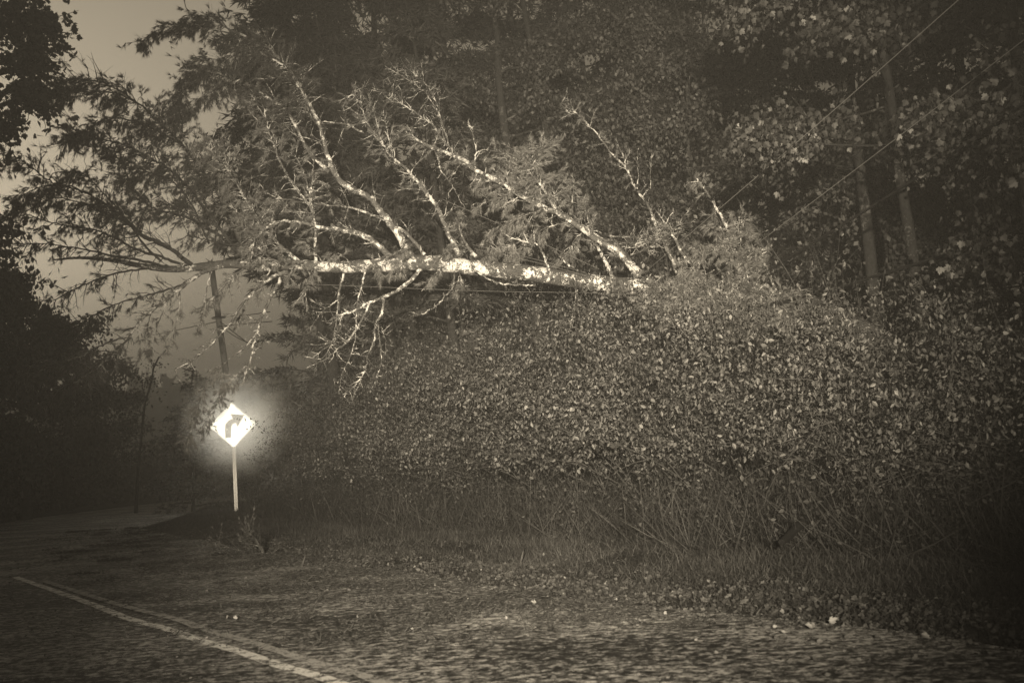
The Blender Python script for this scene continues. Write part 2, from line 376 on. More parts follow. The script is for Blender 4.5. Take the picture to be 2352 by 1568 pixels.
limb([(1620, 640), (1590, 610), (1565, 579), (1540, 530), (1514, 492)], .05, .015, 19.4, 19.9, 6, 4, .2, .35)
limb([(1713, 650), (1700, 610), (1690, 575), (1683, 550)], .045, .018, 19.1, 19.2, 22, 4, .5, .3)
limb([(1782, 668), (1770, 635), (1752, 598), (1739, 564)], .04, .014, 19, 19.1, 14, 4, .3, .3)
limb([(1268, 640), (1254, 600), (1245, 578), (1235, 562), (1205, 555), (1165, 542)], .035, .006, 19.6, 19, 0, 3, .5, .25)
limb([(1308, 612), (1290, 592), (1275, 575)], .03, .012, 19.6, 19.4, 10, 3, .3, .3)
# fanned grey twigs at the right of the big limb
for k in range(9):
    a_ = rngF.uniform(0, 1); b1 = rngF.uniform(-1, 1)
    limb([(1395 + 60 * a_, 540 + 50 * a_), (1450 + 40 * a_, 548 + 22 * a_ - 8 * b1), (1500 + 30 * a_, 545 + 20 * b1), (1545 + rngF.uniform(-60, 40), 520 + 45 * b1)], .011, .003, 19.9, 20.5 + rngF.uniform(-.9, .9), 0, 7, .2, .35)
# uprights at left of centre
limb([(725, 605), (724, 560), (723, 513), (713, 461), (718, 410), (720, 379), (722, 355)], .045, .008, 20.1, 19.8, 8, 8, .3, .4)
limb([(723, 513), (712, 450), (702, 410), (687, 374), (666, 350)], .028, .008, 20, 19.6, 6, 6, .3, .35)
limb([(722, 500), (713, 477), (690, 445), (667, 415), (650, 385), (636, 354), (620, 308), (605, 246), (590, 231), (560, 205)], .04, .009, 20, 19.4, 50, 6, .45, .55)
limb([(690, 605), (640, 560), (598, 515), (575, 478), (559, 450), (540, 415), (500, 360), (470, 330)], .05, .01, 20.1, 19.2, 72, 9, .3, .6)
limb([(655, 610), (610, 585), (580, 545), (556, 500), (530, 470)], .035, .01, 20.1, 19.5, 40, 9, .2, .5)
# the broad dark crown at the left
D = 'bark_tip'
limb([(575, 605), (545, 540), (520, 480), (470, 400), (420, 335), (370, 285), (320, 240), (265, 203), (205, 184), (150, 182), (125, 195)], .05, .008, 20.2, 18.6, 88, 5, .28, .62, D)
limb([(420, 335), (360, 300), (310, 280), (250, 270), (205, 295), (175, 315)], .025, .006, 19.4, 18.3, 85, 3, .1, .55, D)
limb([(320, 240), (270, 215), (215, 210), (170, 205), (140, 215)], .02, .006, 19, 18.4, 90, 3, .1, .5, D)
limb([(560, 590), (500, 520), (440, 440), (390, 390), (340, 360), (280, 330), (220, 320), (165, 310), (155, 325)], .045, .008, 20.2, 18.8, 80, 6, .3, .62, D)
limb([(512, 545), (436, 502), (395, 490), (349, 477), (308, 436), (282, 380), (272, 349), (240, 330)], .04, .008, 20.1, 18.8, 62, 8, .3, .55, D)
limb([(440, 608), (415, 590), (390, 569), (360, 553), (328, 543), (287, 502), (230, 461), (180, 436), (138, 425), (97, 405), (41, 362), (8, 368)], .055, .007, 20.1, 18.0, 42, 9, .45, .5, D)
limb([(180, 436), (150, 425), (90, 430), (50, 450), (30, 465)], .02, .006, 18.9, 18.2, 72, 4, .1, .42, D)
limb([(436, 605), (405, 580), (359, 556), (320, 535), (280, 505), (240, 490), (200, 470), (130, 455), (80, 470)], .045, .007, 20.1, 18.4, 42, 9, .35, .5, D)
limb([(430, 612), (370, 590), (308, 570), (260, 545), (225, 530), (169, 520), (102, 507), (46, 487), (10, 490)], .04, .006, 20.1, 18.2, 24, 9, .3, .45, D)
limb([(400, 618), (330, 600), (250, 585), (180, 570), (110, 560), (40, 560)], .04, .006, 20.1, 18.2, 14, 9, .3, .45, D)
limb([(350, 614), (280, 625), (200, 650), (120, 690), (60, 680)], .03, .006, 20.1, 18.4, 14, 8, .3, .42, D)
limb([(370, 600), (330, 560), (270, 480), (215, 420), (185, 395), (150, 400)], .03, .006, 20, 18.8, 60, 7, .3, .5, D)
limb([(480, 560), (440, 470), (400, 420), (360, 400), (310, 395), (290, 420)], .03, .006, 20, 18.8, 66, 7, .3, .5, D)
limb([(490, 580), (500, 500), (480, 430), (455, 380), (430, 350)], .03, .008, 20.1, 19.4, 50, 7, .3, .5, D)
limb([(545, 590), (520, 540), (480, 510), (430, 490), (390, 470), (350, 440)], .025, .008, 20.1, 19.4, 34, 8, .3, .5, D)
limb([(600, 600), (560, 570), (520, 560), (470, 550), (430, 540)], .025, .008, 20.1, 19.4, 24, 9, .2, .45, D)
# below the trunk, at the left
limb([(520, 606), (487, 618), (461, 628), (415, 661), (385, 685), (350, 712), (318, 742), (287, 785), (257, 815), (225, 835), (199, 850)], .065, .012, 20.2, 18.7, 16, 8, .7, .45, 'bark_limb')
limb([(300, 765), (240, 790), (190, 815), (140, 835), (85, 852), (60, 858)], .02, .006, 19, 18.2, 70, 4, .25, .42)
limb([(257, 815), (215, 850), (170, 880), (130, 905), (100, 935)], .02, .006, 18.9, 18.1, 62, 4, .2, .4)
limb([(440, 640), (400, 660), (330, 680), (260, 700), (190, 740), (150, 770)], .03, .006, 20.1, 19, 10, 9, .2, .45, D)
limb([(385, 685), (372, 720), (360, 755), (348, 800)], .015, .004, 19.8, 19.7, 3, 8, .2, .25)
limb([(415, 665), (412, 700), (405, 740), (396, 770), (384, 800)], .014, .003, 19.9, 19.8, 3, 8, .2, .25)
limb([(345, 718), (338, 760), (330, 800), (320, 830)], .013, .003, 19.6, 19.4, 3, 8, .2, .25)
limb([(487, 620), (478, 650), (470, 690), (462, 740), (455, 760)], .016, .004, 20.1, 20, 6, 8, .2, .25)
limb([(661, 622), (631, 634), (600, 655), (574, 678), (553, 702), (536, 735), (515, 758), (490, 785), (450, 820), (402, 852)], .048, .012, 20.2, 19.6, 3, 3, .3, .25)
limb([(563, 612), (530, 640), (505, 670), (480, 690)], .03, .006, 20.2, 20, 22, 6, .2, .35)
limb([(655, 618), (640, 650), (620, 685), (608, 715), (600, 730), (592, 760), (580, 800), (575, 830), (566, 850), (561, 868), (556, 884)], .05, .012, 20.4, 21.6, 0, 5, .4, .4)
limb([(590, 735), (560, 722), (540, 725)], .016, .005, 20.8, 21, 26, 4, .1, .3)
limb([(592, 760), (560, 800), (520, 830), (480, 870), (455, 930), (440, 985), (430, 1020)], .016, .004, 21, 22.4, 18, 5, .3, .35)
limb([(575, 830), (545, 860), (510, 900), (480, 950), (462, 1000)], .014, .004, 21.3, 22.6, 24, 5, .2, .35)
# dead branches under the trunk, centre
limb([(972, 612), (935, 651), (890, 678), (843, 697), (810, 715), (781, 722), (760, 735)], .055, .02, 20, 19.6, 0, 4, .3, .3)
limb([(849, 697), (836, 725), (815, 762), (790, 790), (766, 810), (740, 828), (706, 844)], .03, .010, 19.8, 19.4, 0, 3, .3, .3)
limb([(790, 628), (779, 668), (776, 700), (772, 740), (766, 770), (758, 800), (735, 830)], .032, .006, 19.8, 19.4, 0, 9, .2, .36)
limb([(776, 690), (760, 700), (735, 720), (715, 752)], .014, .004, 19.6, 19.4, 0, 8, .1, .3)
limb([(838, 625), (830, 660), (820, 700), (818, 740), (815, 780), (806, 815), (790, 850), (775, 880)], .024, .005, 19.9, 19.5, 0, 9, .2, .34)
limb([(882, 686), (876, 720), (862, 752), (858, 785), (845, 815), (838, 850), (820, 880), (790, 910)], .034, .006, 19.8, 19.3, 0, 7, .2, .32)
limb([(868, 745), (873, 790), (876, 830), (866, 862), (855, 895)], .018, .005, 19.7, 19.4, 0, 5, .2, .25)
limb([(875, 750), (885, 780), (886, 815)], .012, .004, 19.7, 19.5, 0, 5, .2, .2)
limb([(1043, 630), (1040, 660), (1022, 680), (1005, 700), (985, 712), (968, 722), (940, 716)], .026, .008, 19.8, 19.5, 0, 2, .3, .2)
limb([(1325, 665), (1320, 700), (1312, 740), (1306, 775), (1314, 800), (1305, 850)], .03, .006, 19.2, 18.6, 2, 4, .2, .3)
limb([(620, 620), (600, 660), (590, 690)], .016, .004, 20.1, 20, 14, 9, .1, .3)
limb([(1090, 620), (1140, 648), (1200, 655), (1230, 655)], .025, .015, 19.4, 19.2, 0, 1, .1, .2)
# green sprays on and behind the trunk
for (x0, y0, x1, y1, dd) in [(1300, 500, 1260, 400, 20.8), (1290, 490, 1170, 400, 21), (1227, 467, 1140, 355, 21.2), (1227, 467, 1100, 470, 20.4), (1270, 480, 1130, 540, 20.3), (1300, 510, 1190, 580, 20.2), (1350, 530, 1300, 590, 20.2),
                             (1150, 420, 1240, 330, 21.4), (1212, 400, 1262, 330, 21.4), (1361, 543, 1340, 470, 20.4), (1160, 440, 1090, 420, 21), (1240, 560, 1130, 580, 20.2), (1299, 500, 1310, 420, 21.3), (1250, 470, 1200, 345, 21.1)]:
    xm, ym = (x0 + x1) / 2 + rngF.uniform(-15, 15), (y0 + y1) / 2 - 14
    limb([(x0, y0), (xm, ym), (x1, y1)], .014, .004, 20.3, dd, 44, 4, .25, .5)
for (x0, y0, x1, y1, dd) in [(1700, 670, 1650, 560, 18.9), (1700, 660, 1640, 500, 19.1), (1690, 640, 1700, 520, 19), (1720, 660, 1735, 560, 18.9), (1640, 665, 1570, 610, 18.7), (1640, 670, 1540, 660, 18.5), (1640, 680, 1620, 740, 18.4),
                             (1700, 690, 1690, 750, 18.3), (1750, 690, 1730, 720, 18.2), (1600, 670, 1530, 700, 18.5), (1550, 665, 1500, 690, 18.5), (1680, 560, 1720, 500, 19.2), (1780, 690, 1820, 670, 18.2), (1560, 650, 1530, 720, 17.6), (1620, 655, 1600, 745, 17.5), (1680, 660, 1665, 760, 17.4), (1740, 670, 1730, 750, 17.3), (1500, 645, 1470, 700, 17.8), (1790, 680, 1800, 730, 17.2), (1830, 690, 1790, 700, 17.3), (1640, 640, 1700, 690, 17.6), (1680, 640, 1750, 680, 17.5), (1720, 640, 1660, 700, 17.6), (1760, 650, 1700, 700, 17.4), (1600, 640, 1640, 700, 17.7), (1640, 620, 1560, 680, 17.8), (1660, 590, 1600, 570, 19)]:
    xm, ym = (x0 + x1) / 2 + rngF.uniform(-15, 15), (y0 + y1) / 2 - 8
    limb([(x0, y0), (xm, ym), (x1, y1)], .014, .004, 18.9, dd - .3, 44, 4, .15, .42)
for (x0, y0, x1, y1) in [(690, 612, 640, 585), (740, 600, 700, 560), (900, 600, 930, 570), (930, 600, 905, 640), (1010, 600, 1030, 570), (1020, 612, 985, 650), (1060, 612, 1050, 665), (800, 600, 760, 580), (1100, 600, 1150, 575), (860, 605, 880, 640), (640, 610, 590, 590), (720, 610, 700, 680), (700, 600, 660, 640)]:
    limb([(x0, y0), ((x0 + x1) / 2, (y0 + y1) / 2 - 6), (x1, y1)], .012, .004, 19.9, 19.4, 20, 4, .1, .3)

RIGHT = np.array([1.0, 0, 0])
for (pts, r0, r1, d0, d1, fol, tw, st, tl, mt) in L:
    n = len(pts); P = smooth_path([pw(x, y, d0 + (d1 - d0) * (i / (n - 1)) ** 1.2) for i, (x, y) in enumerate(pts)], max(10, 7 * (n - 1)))
    seg = np.linalg.norm(np.diff(P, axis=0), axis=1); ln = seg.sum(); u = np.concatenate([[0], np.cumsum(seg)]) / ln
    P[1:-1] += rngF.normal(0, .008, (len(P) - 2, 3))
    g = Geo(); rad = .86 * (r0 + (r1 - r0) * u ** .8)
    g.tube(P, rad, 8 if r0 > .03 else 5, bumpy=.10, rng=rngF)
    T = np.gradient(P, axis=0); T /= np.linalg.norm(T, axis=1)[:, None]
    cum = u
    def pt(q): return np.array([np.interp(q, cum, P[:, k]) for k in range(3)]), unit([np.interp(q, cum, T[:, k]) for k in range(3)])
    # twigs
    TP, TD, TS = [], [], []
    for k in range(int(ln * tw * 2.0)):
        q = rngF.uniform(.08, 1) ** .8; p, tdir = pt(q)
        side = unit(np.cross(tdir, rngF.standard_normal(3))); d = unit(tdir * rngF.uniform(.25, .9) + side * rngF.uniform(.6, 1.1))
        l = tl * rngF.uniform(.35, 1.25); c = [p]; cd = d.copy()
        for z in range(4):
            cd = unit(cd + rngF.normal(0, .22, 3) + [0, 0, .05 if not fol else -.07]); c.append(c[-1] + cd * l / 4)
        g.tube(c, np.linspace(max(.0055, min(.012, r0 * .3)), .0022, 5), 4, cap=False)
        for z in range(3):
            k0 = rngF.integers(1, 4); dd = unit(cd + rngF.normal(0, .7, 3)); l2 = l * rngF.uniform(.2, .5)
            a = c[k0]; g.tube([a, a + dd * l2 * .5 + rngF.normal(0, .01, 3), a + dd * l2 + [0, 0, .01]], [.004, .003, .0018], 3, cap=False)
        if fol and q > st * .8 and rngF.random() < .6:
            for z in (2, 3, 4): TP.append(c[z]); TD.append(unit(cd + rngF.normal(0, .5, 3))); TS.append(rngF.uniform(.11, .16))
    # needle foliage: short shoots along the limb, tufts at their ends
    if fol:
        nsh = int(ln * (1 - st) * fol / 1.7)
        for k in range(nsh):
            q = st + (1 - st) * rngF.uniform(0, 1); p, tdir = pt(q)
            side = unit(np.cross(tdir, rngF.standard_normal(3)))
            d = unit(tdir * rngF.uniform(.35, 1.0) + side * rngF.uniform(.4, 1.0) + np.array([0, 0, -.35]))
            l = tl * rngF.uniform(.3, 1.15) * (1 - .35 * q); c = [p]; cd = d.copy()
            for z in range(4):
                cd = unit(cd + rngF.normal(0, .16, 3) + [0, 0, -.10]); c.append(c[-1] + cd * l / 4)
            g.tube(c, np.linspace(.0055, .0025, 5), 3, cap=False)
            for z, f in ((2, .5), (3, .8), (3, 1), (4, 1), (4, 1)):
                if rngF.random() < f: 
                    TP.append(c[z] + rngF.normal(0, .02, 3)); TD.append(unit(cd + rngF.normal(0, .35, 3) + [0, 0, -.3])); TS.append(rngF.uniform(.105, .16))
    br = g.build('branch', M[mt], pine, True, loc=PL)
    if len(TP) > 3:
        h = Geo(); multi_inst(h, TUFTS, np.array(TP), np.array(TD), np.array(TS), rngF)
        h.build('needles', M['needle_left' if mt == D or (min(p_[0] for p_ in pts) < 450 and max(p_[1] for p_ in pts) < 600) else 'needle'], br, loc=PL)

# ------------------------------------------------------------------ trees
def leaning(px_top, px_bot, Y):
    """trunk axis through two pixels at distance Y -> base on the ground and unit direction"""
    a, b_ = pw(*px_bot, Y), pw(*px_top, Y); d = unit(b_ - a); z0 = float(ground_z(a[0], Y)) - .1
    base = a + d * ((z0 - a[2]) / d[2]); return base, d
def trunk_geo(base, d, h, r0, r1, rng, k=9, wob=.08):
    n = 14; t_ = np.linspace(0, 1, n); P = base + d * (h * t_)[:, None]
    w = np.cumsum(rng.normal(0, wob, (n, 3)), 0); w[:, 2] = 0; w -= w[0]; P = P + w * t_[:, None]
    r = r0 + (r1 - r0) * t_; r[0] *= 1.35
    return P, r
def interp_path(P, q):
    x = q * (len(P) - 1); i = min(int(x), len(P) - 2); f = x - i; return P[i] * (1 - f) + P[i + 1] * f

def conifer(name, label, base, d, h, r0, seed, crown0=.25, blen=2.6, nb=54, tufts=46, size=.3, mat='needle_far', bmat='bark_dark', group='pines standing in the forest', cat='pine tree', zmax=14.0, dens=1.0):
    rng = np.random.default_rng(seed); o = thing(name, label, cat, base, group)
    P, r = trunk_geo(base, d, h, r0, .02, rng); g = Geo(); g.tube(P, r, 9, bumpy=.04, rng=rng)
    TP, TD = [], []
    for k in range(nb):
        q = crown0 + (1 - crown0) * (k + rng.uniform(0, 1)) / nb; p = interp_path(P, q)
        if p[2] > zmax: continue
        prof = min(1, (1 - q) * 1.9 + .08) * rng.uniform(.55, 1.15); l = blen * prof
        az = rng.uniform(0, 2 * np.pi); cd = np.array([math.cos(az), math.sin(az), rng.uniform(-.05, .35)]); c = [p]
        for z in range(6): cd = unit(cd + [0, 0, .05 - .05 * z] + rng.normal(0, .06, 3)); c.append(c[-1] + cd * l / 6)
        g.tube(c, np.linspace(.035, .008, 7), 4, cap=False)
        c = np.array(c); m_ = int(tufts * l / blen * 1.6 * dens) + 4
        qq = rng.uniform(.25, 1, m_) ** .8; base_p = np.array([interp_path(c, z) for z in qq])
        sd = np.cross(cd, [0, 0, 1]); sd = unit(sd)
        off = rng.normal(0, 1, m_) * (.32 + .1 * l) * np.sin(np.clip(qq, 0, .92) * np.pi * .8)
        pp = base_p + sd * off[:, None] + rng.normal(0, .07, (m_, 3)) - np.array([0, 0, 1]) * (np.abs(off) * .25)[:, None]
        TP.append(pp); TD.append(cd * .8 + sd * np.sign(off)[:, None] * .7 + rng.normal(0, .35, (m_, 3)) + [0, 0, -.1])
    g.build('trunk', M[bmat], o, True, loc=base)
    g = Geo(); TP = np.vstack(TP); multi_inst(g, TUFT_FAR, TP, np.vstack(TD), rng.uniform(.7, 1.25, len(TP)) * size, rng)
    g.build('crown', M[mat], o, loc=base); return o

def broadleaf(name, label, base, d, h, r0, seed, crown0=.3, blen=3.0, nb=16, leaves=9000, size=.1, mat='leaf_mid', bmat='bark_live', temp=DIAM, group='leafy trees in the forest', cat='tree', zmax=14.0, spread=.22, az0=None, up=.35):
    rng = np.random.default_rng(seed); o = thing(name, label, cat, base, group)
    P, r = trunk_geo(base, d, h, r0, .03, rng); g = Geo(); g.tube(P, r, 10, bumpy=.04, rng=rng)
    tw = []
    for k in range(nb):
        q = crown0 + (1 - crown0) * ((k + rng.uniform(0, 1)) / nb); p = interp_path(P, q)
        if p[2] > zmax: continue
        az = rng.uniform(0, 2 * np.pi) if az0 is None or rng.random() < .3 else az0 + rng.normal(0, .6)
        l = blen * rng.uniform(.6, 1.15) * (1.05 - .5 * q); cd = np.array([math.cos(az), math.sin(az), rng.uniform(.0, up * 2)]); c = [p]
        for z in range(7): cd = unit(cd + rng.normal(0, .2, 3) + [0, 0, .01]); c.append(c[-1] + cd * l / 7)
        g.tube(c, np.linspace(max(.016, r0 * .28 * (1 - q * .6)), .008, 8), 5, cap=False); tw.append(np.array(c)[2:7])
        for j in range(9):
            qq = rng.uniform(.25, 1); p1 = interp_path(np.array(c), qq); d1 = unit(cd + rng.normal(0, .75, 3)); l1 = l * rng.uniform(.22, .5); c1 = [p1]
            for z in range(4): d1 = unit(d1 + rng.normal(0, .2, 3) + [0, 0, -.04]); c1.append(c1[-1] + d1 * l1 / 4)
            g.tube(c1, np.linspace(.012, .004, 5), 4, cap=False); tw.append(np.array(c1))
    g.build('trunk', M[bmat], o, True, loc=base)
    n = leaves; k = rng.integers(0, len(tw), n); q = rng.uniform(.1, 1, n) * 3.999; i = q.astype(int); f = (q - i)[:, None]
    A = np.array(tw); pos = A[k, i] * (1 - f) + A[k, i + 1] * f
    pos = pos + rng.normal(0, 1, (n, 3)) * np.array([spread, spread, spread * .55])
    nd = rng.normal(0, .6, (n, 3)) + [0, -.1, -.75]; nrm = rng.normal(0, .45, (n, 3)) + [0, -.75, .35]
    g = Geo(); g.inst(temp[0], temp[1], pos, nd, rng.uniform(.65, 1.2, n) * size, rng, roll=np.cross(nrm, nd))
    g.build('crown', M[mat], o, loc=base); return o

# forest on the right-hand side, behind the fallen tree
G1 = 'trees standing in the forest'
def tr_(px_t, px_b, Y): return leaning(px_t, px_b, Y)
b0, d0 = tr_((1228, 0), (1292, 450), 26)
broadleaf('forest_tree', 'tall lichen-spotted trunk leaning left at the top centre, right of its darker twin', b0, d0, 17, .22, 31, .45, 3.2, 13, 5200, .13, zmax=15, group=G1)
b0, d0 = tr_((1100, 0), (1158, 330), 27)
broadleaf('forest_tree', 'tall dim trunk leaning left at the top centre, left of the brighter lichen-spotted trunk', b0, d0, 17, .26, 32, .42, 3.2, 13, 5200, .13, zmax=15, group=G1)
b0, d0 = tr_((1395, 60), (1440, 640), 25)
broadleaf('forest_tree', 'leafy tree with pale clumps of leaves right of centre behind the snapped stem', b0, d0, 13, .16, 33, .28, 3.3, 20, 15000, .12, zmax=14, group=G1)
b0, d0 = tr_((1560, 60), (1600, 640), 23)
broadleaf('forest_tree', 'leafy tree whose hanging crown fills the forest above the right end of the trunk', b0, d0, 12, .13, 34, .25, 3.0, 20, 15000, .12, zmax=13, group=G1)
b0, d0 = tr_((1640, 380), (1668, 700), 29)
broadleaf('forest_tree', 'slim dark tree standing behind the green pine spray at right', b0, d0, 15, .17, 35, .35, 3.2, 16, 9000, .14, zmax=14, group=G1)
b0, d0 = tr_((1900, 430), (1925, 700), 24)
broadleaf('forest_tree', 'slim bare-stemmed tree between the wires and the dark cables', b0, d0, 13, .06, 36, .4, 2.6, 12, 6000, .13, zmax=13, group=G1, mat='leaf_dark')
b0, d0 = tr_((2055, 370), (2112, 700), 13.5)
broadleaf('maple_tree', 'maple with lobed leaves at the right, its pale blotched trunk leaning left', b0, d0, 10.5, .09, 37, .42, 2.9, 22, 14000, .10, bmat='bark_dull', mat='leaf_maple', temp=MAPLE, group='leafy trees by the verge', cat='maple tree', zmax=10, spread=.17)
b0, d0 = tr_((2330, 200), (2400, 800), 10.5)
broadleaf('maple_tree', 'shadowy leafy maple at the right edge of the view', b0, d0, 9, .08, 38, .18, 2.7, 22, 12000, .09, bmat='bark_dull', mat='leaf_maple', temp=MAPLE, group='leafy trees by the verge', cat='maple tree', zmax=9, spread=.2)
b0, d0 = tr_((1960, 0), (2010, 700), 18)
broadleaf('forest_tree', 'dark leafy tree behind the maple at upper right', b0, d0, 13, .14, 39, .3, 3.2, 20, 11000, .12, zmax=12, group=G1, mat='leaf_mid')
b0, d0 = tr_((2200, 0), (2250, 700), 19)
broadleaf('forest_tree', 'dark leafy tree in the upper right corner', b0, d0, 13, .14, 40, .25, 3.2, 20, 9000, .13, zmax=12, group=G1, mat='leaf_dark')
b0, d0 = tr_((1020, 640), (1045, 800), 27)
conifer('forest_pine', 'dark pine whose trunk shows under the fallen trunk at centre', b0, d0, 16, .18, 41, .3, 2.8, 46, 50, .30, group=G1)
for q, (a, bb, Y, h, r, lab, bl, c0) in enumerate([
    ((590, -200), (760, 900), 33, 24, .22, 'tall dark pine against the sky at upper left, behind the arching boughs', 3.4, .3),
    ((690, -100), (760, 800), 31, 24, .24, 'dark pine between the upper left pine and the forest centre', 2.4, .3),
    ((850, -100), (900, 800), 32, 24, .24, 'dark pine in the deep forest left of the twin lichen trunks', 3.4, .10),
    ((990, -100), (1040, 800), 35, 24, .24, 'dim pine behind the twin lichen trunks', 3.4, .12),
    ((1180, -100), (1230, 800), 36, 24, .24, 'dim pine directly between and behind the twin lichen trunks', 3.2, .12),
    ((1330, -100), (1390, 800), 34, 24, .22, 'dim pine behind the hanging leafy crown at centre right', 3.2, .15),
    ((1500, -100), (1550, 800), 36, 24, .24, 'dim pine with sky glinting beside its trunk at right of centre', 3.2, .15),
    ((1740, -100), (1790, 800), 33, 24, .24, 'dark pine behind the crossing wires at upper right', 3.4, .12),
    ((1900, -100), (1960, 800), 30, 24, .24, 'dark pine behind the maple crown', 3.4, .1),
    ((2120, -100), (2180, 800), 28, 24, .24, 'dark pine deep behind the right-hand maples', 3.4, .1),
    ((2330, -100), (2390, 800), 27, 24, .24, 'black pine at the far right behind all other trees', 3.4, .1)]):
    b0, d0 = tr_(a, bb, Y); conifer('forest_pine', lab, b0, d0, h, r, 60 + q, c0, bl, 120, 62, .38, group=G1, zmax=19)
b0, d0 = tr_((432, 780), (440, 1050), 34)
conifer('young_pine', 'small young pine rising from the mist left of the sign', b0, d0, 5.0, .06, 90, .05, 1.3, 40, 26, .2, group='young conifers by the bend')
b0, d0 = tr_((332, 820), (322, 1000), 36)
o_ = broadleaf('bare_tree', 'thin half-bare tree in the mist left of the young pine', b0, d0, 5.8, .06, 91, .3, 1.2, 9, 500, .1, group='thin trees by the bend', bmat='bark_dark', mat='leaf_dark')
b0, d0 = tr_((735, 700), (745, 1000), 33)
conifer('forest_pine', 'low pine behind the pale hanging bough, right of the sign', b0, d0, 8.6, .12, 92, .03, 2.4, 52, 50, .28, group=G1)

# dark wood on the left beyond the road
for q, (px, py, Y, h, lab) in enumerate([
    (-60, 700, 30, 8.5, 'round black tree at the left edge beyond the road'), (60, 700, 36, 8.0, 'black leafy tree at far left under the fallen crown'),
    (150, 700, 44, 8.2, 'black leafy tree left of the misty opening'), (235, 800, 52, 7.2, 'dim tree at the edge of the misty opening'),
    (10, 600, 50, 12.0, 'tall black tree behind the left edge trees'), (-180, 600, 26, 10, 'black tree just outside the left edge reaching in')]):
    p = pw(px, 1000, Y); p[2] = ground_z(p[0], Y)
    broadleaf('roadside_tree', lab, p, np.array([0, 0, 1.0]), h, .16, 120 + q, .08, 3.3, 24, 9000, .22, mat='leaf_dark', bmat='bark_dark', group='black trees beyond the road at left', spread=.35, zmax=12)

# low dark thicket closing the view under the far trees
rq = np.random.default_rng(88); n = 60000; Yq = rq.uniform(30, 60, n); sq = np.where(rq.random(n) < .6, -rq.gamma(2.5, 2.2, n) - 7.2, rq.uniform(2, 22, n)); Xq = at_s(sq, Yq)
m_ = (rq.random(n) < 2) & ((sq < -7.2) | (Yq > 36)); Xq, Yq = Xq[m_], Yq[m_]; hq = 2.6 + .8 * np.sin(Xq * .9) + .6 * np.sin(Yq * .8 + Xq * .4); hq = np.where(sq[m_] < 0, hq, hq * .8)
g = Geo(); g.inst(DIAM[0], DIAM[1], np.stack([Xq, Yq, ground_z(Xq, Yq) + rq.uniform(0, 1, len(Xq)) * hq], -1), rq.normal(0, 1, (len(Xq), 3)), rq.uniform(.12, .34, len(Xq)), rq)
tag(g.build('thicket', M['leaf_dark']), 'low black thicket under the trees beyond the road', 'thicket', kind='stuff')

# overhanging oak boughs at upper left (its trunk stands out of frame)
ob = pw(-560, 1100, 15.0); ob[2] = ground_z(ob[0], 15.0)
rngO = np.random.default_rng(77)
oak = thing('oak_tree', 'dark leafy oak whose boughs hang in at the top left corner against the sky', 'oak tree', ob)
Pk, rk = trunk_geo(ob, unit([.06, 0, 1]), 10, .24, .08, rngO); g = Geo(); g.tube(Pk, rk, 10)
tw = []
for pts in [[(-420, 500), (-200, 300), (-60, 180), (40, 120), (95, 65), (118, 70)], [(-420, 500), (-180, 330), (-40, 260), (50, 225), (85, 235), (112, 245)], [(-420, 500), (-200, 350), (-80, 300), (-10, 290), (30, 300)],
            [(-420, 500), (-200, 240), (-60, 90), (20, 20), (60, -10)], [(-60, 180), (30, 160), (70, 150), (95, 130)], [(-420, 500), (-250, 100), (-100, -60), (40, -40)], [(-40, 260), (20, 205), (70, 195), (90, 210)], [(-60, 180), (-20, 100), (40, 60), (90, 40)]]:
    c = smooth_path([pw(x, y, 15.2 - .4 * i_) for i_, (x, y) in enumerate(pts)], 36)
    g.tube(c, np.linspace(.06, .008, len(c)), 5, cap=False)
    for j in range(34):
        q = rngO.uniform(.45, 1); p1 = interp_path(c, q); d1 = unit(unit(c[-1] - c[-5]) + rngO.normal(0, .8, 3)); l1 = rngO.uniform(.2, .6); c1 = [p1]
        for z in range(4): d1 = unit(d1 + rngO.normal(0, .25, 3)); c1.append(c1[-1] + d1 * l1 / 4)
        g.tube(c1, np.linspace(.008, .003, 5), 4, cap=False); tw.append(np.array(c1))
for pts in [[(70, 165), (90, 140), (103, 115), (112, 100)], [(85, 145), (110, 130), (118, 118)], [(45, 290), (62, 278), (66, 262)]]:
    g.tube(smooth_path([pw(x, y, 13.4) for x, y in pts], 12), np.linspace(.01, .003, 13)[: len(smooth_path([pw(x, y, 13.4) for x, y in pts], 12))], 4, cap=False)
g.build('trunk', M['bark_dark'], oak, True, loc=ob)
n = 3300; A = np.array(tw); k = rngO.integers(0, len(tw), n); q = rngO.uniform(0, 1, n) * 3.99; i = q.astype(int); f = (q - i)[:, None]
pos = A[k, i] * (1 - f) + A[k, i + 1] * f + rngO.normal(0, .07, (n, 3))
g = Geo(); g.inst(MAPLE[0], MAPLE[1], pos, rngO.normal(0, .7, (n, 3)) + [0, 0, -.5], rngO.uniform(.07, .125, n), rngO)
g.build('crown', M['leaf_dark'], oak, loc=ob)

# distant wooded slope and a far-off wood behind everything
rngH = np.random.default_rng(8)
g = Geo(); n = 60000
Xf = rngH.uniform(-190, 190, n); v_ = rngH.uniform(0, 1, n); Yf = 92 + 60 * v_ + rngH.normal(0, 2, n)
crest = 11 + 1.6 * np.sin(Xf * .12 + 1) + 1.1 * np.sin(Xf * .31) + .8 * np.sin(Xf * .9)
Zf = 1 + crest * v_ ** 1.1 + 1.3 * np.sin(Xf * .9 + Yf * .7) + rngH.uniform(-1, 1.5, n)
g.inst(DIAM[0], DIAM[1], np.stack([Xf, Yf, Zf], -1), rngH.normal(0, 1, (n, 3)), rngH.uniform(1.2, 3.2, n), rngH)
tag(g.build('distant_wood', M['leaf_dark']), 'far-off wood beyond the bend, dim in the mist', kind='stuff')

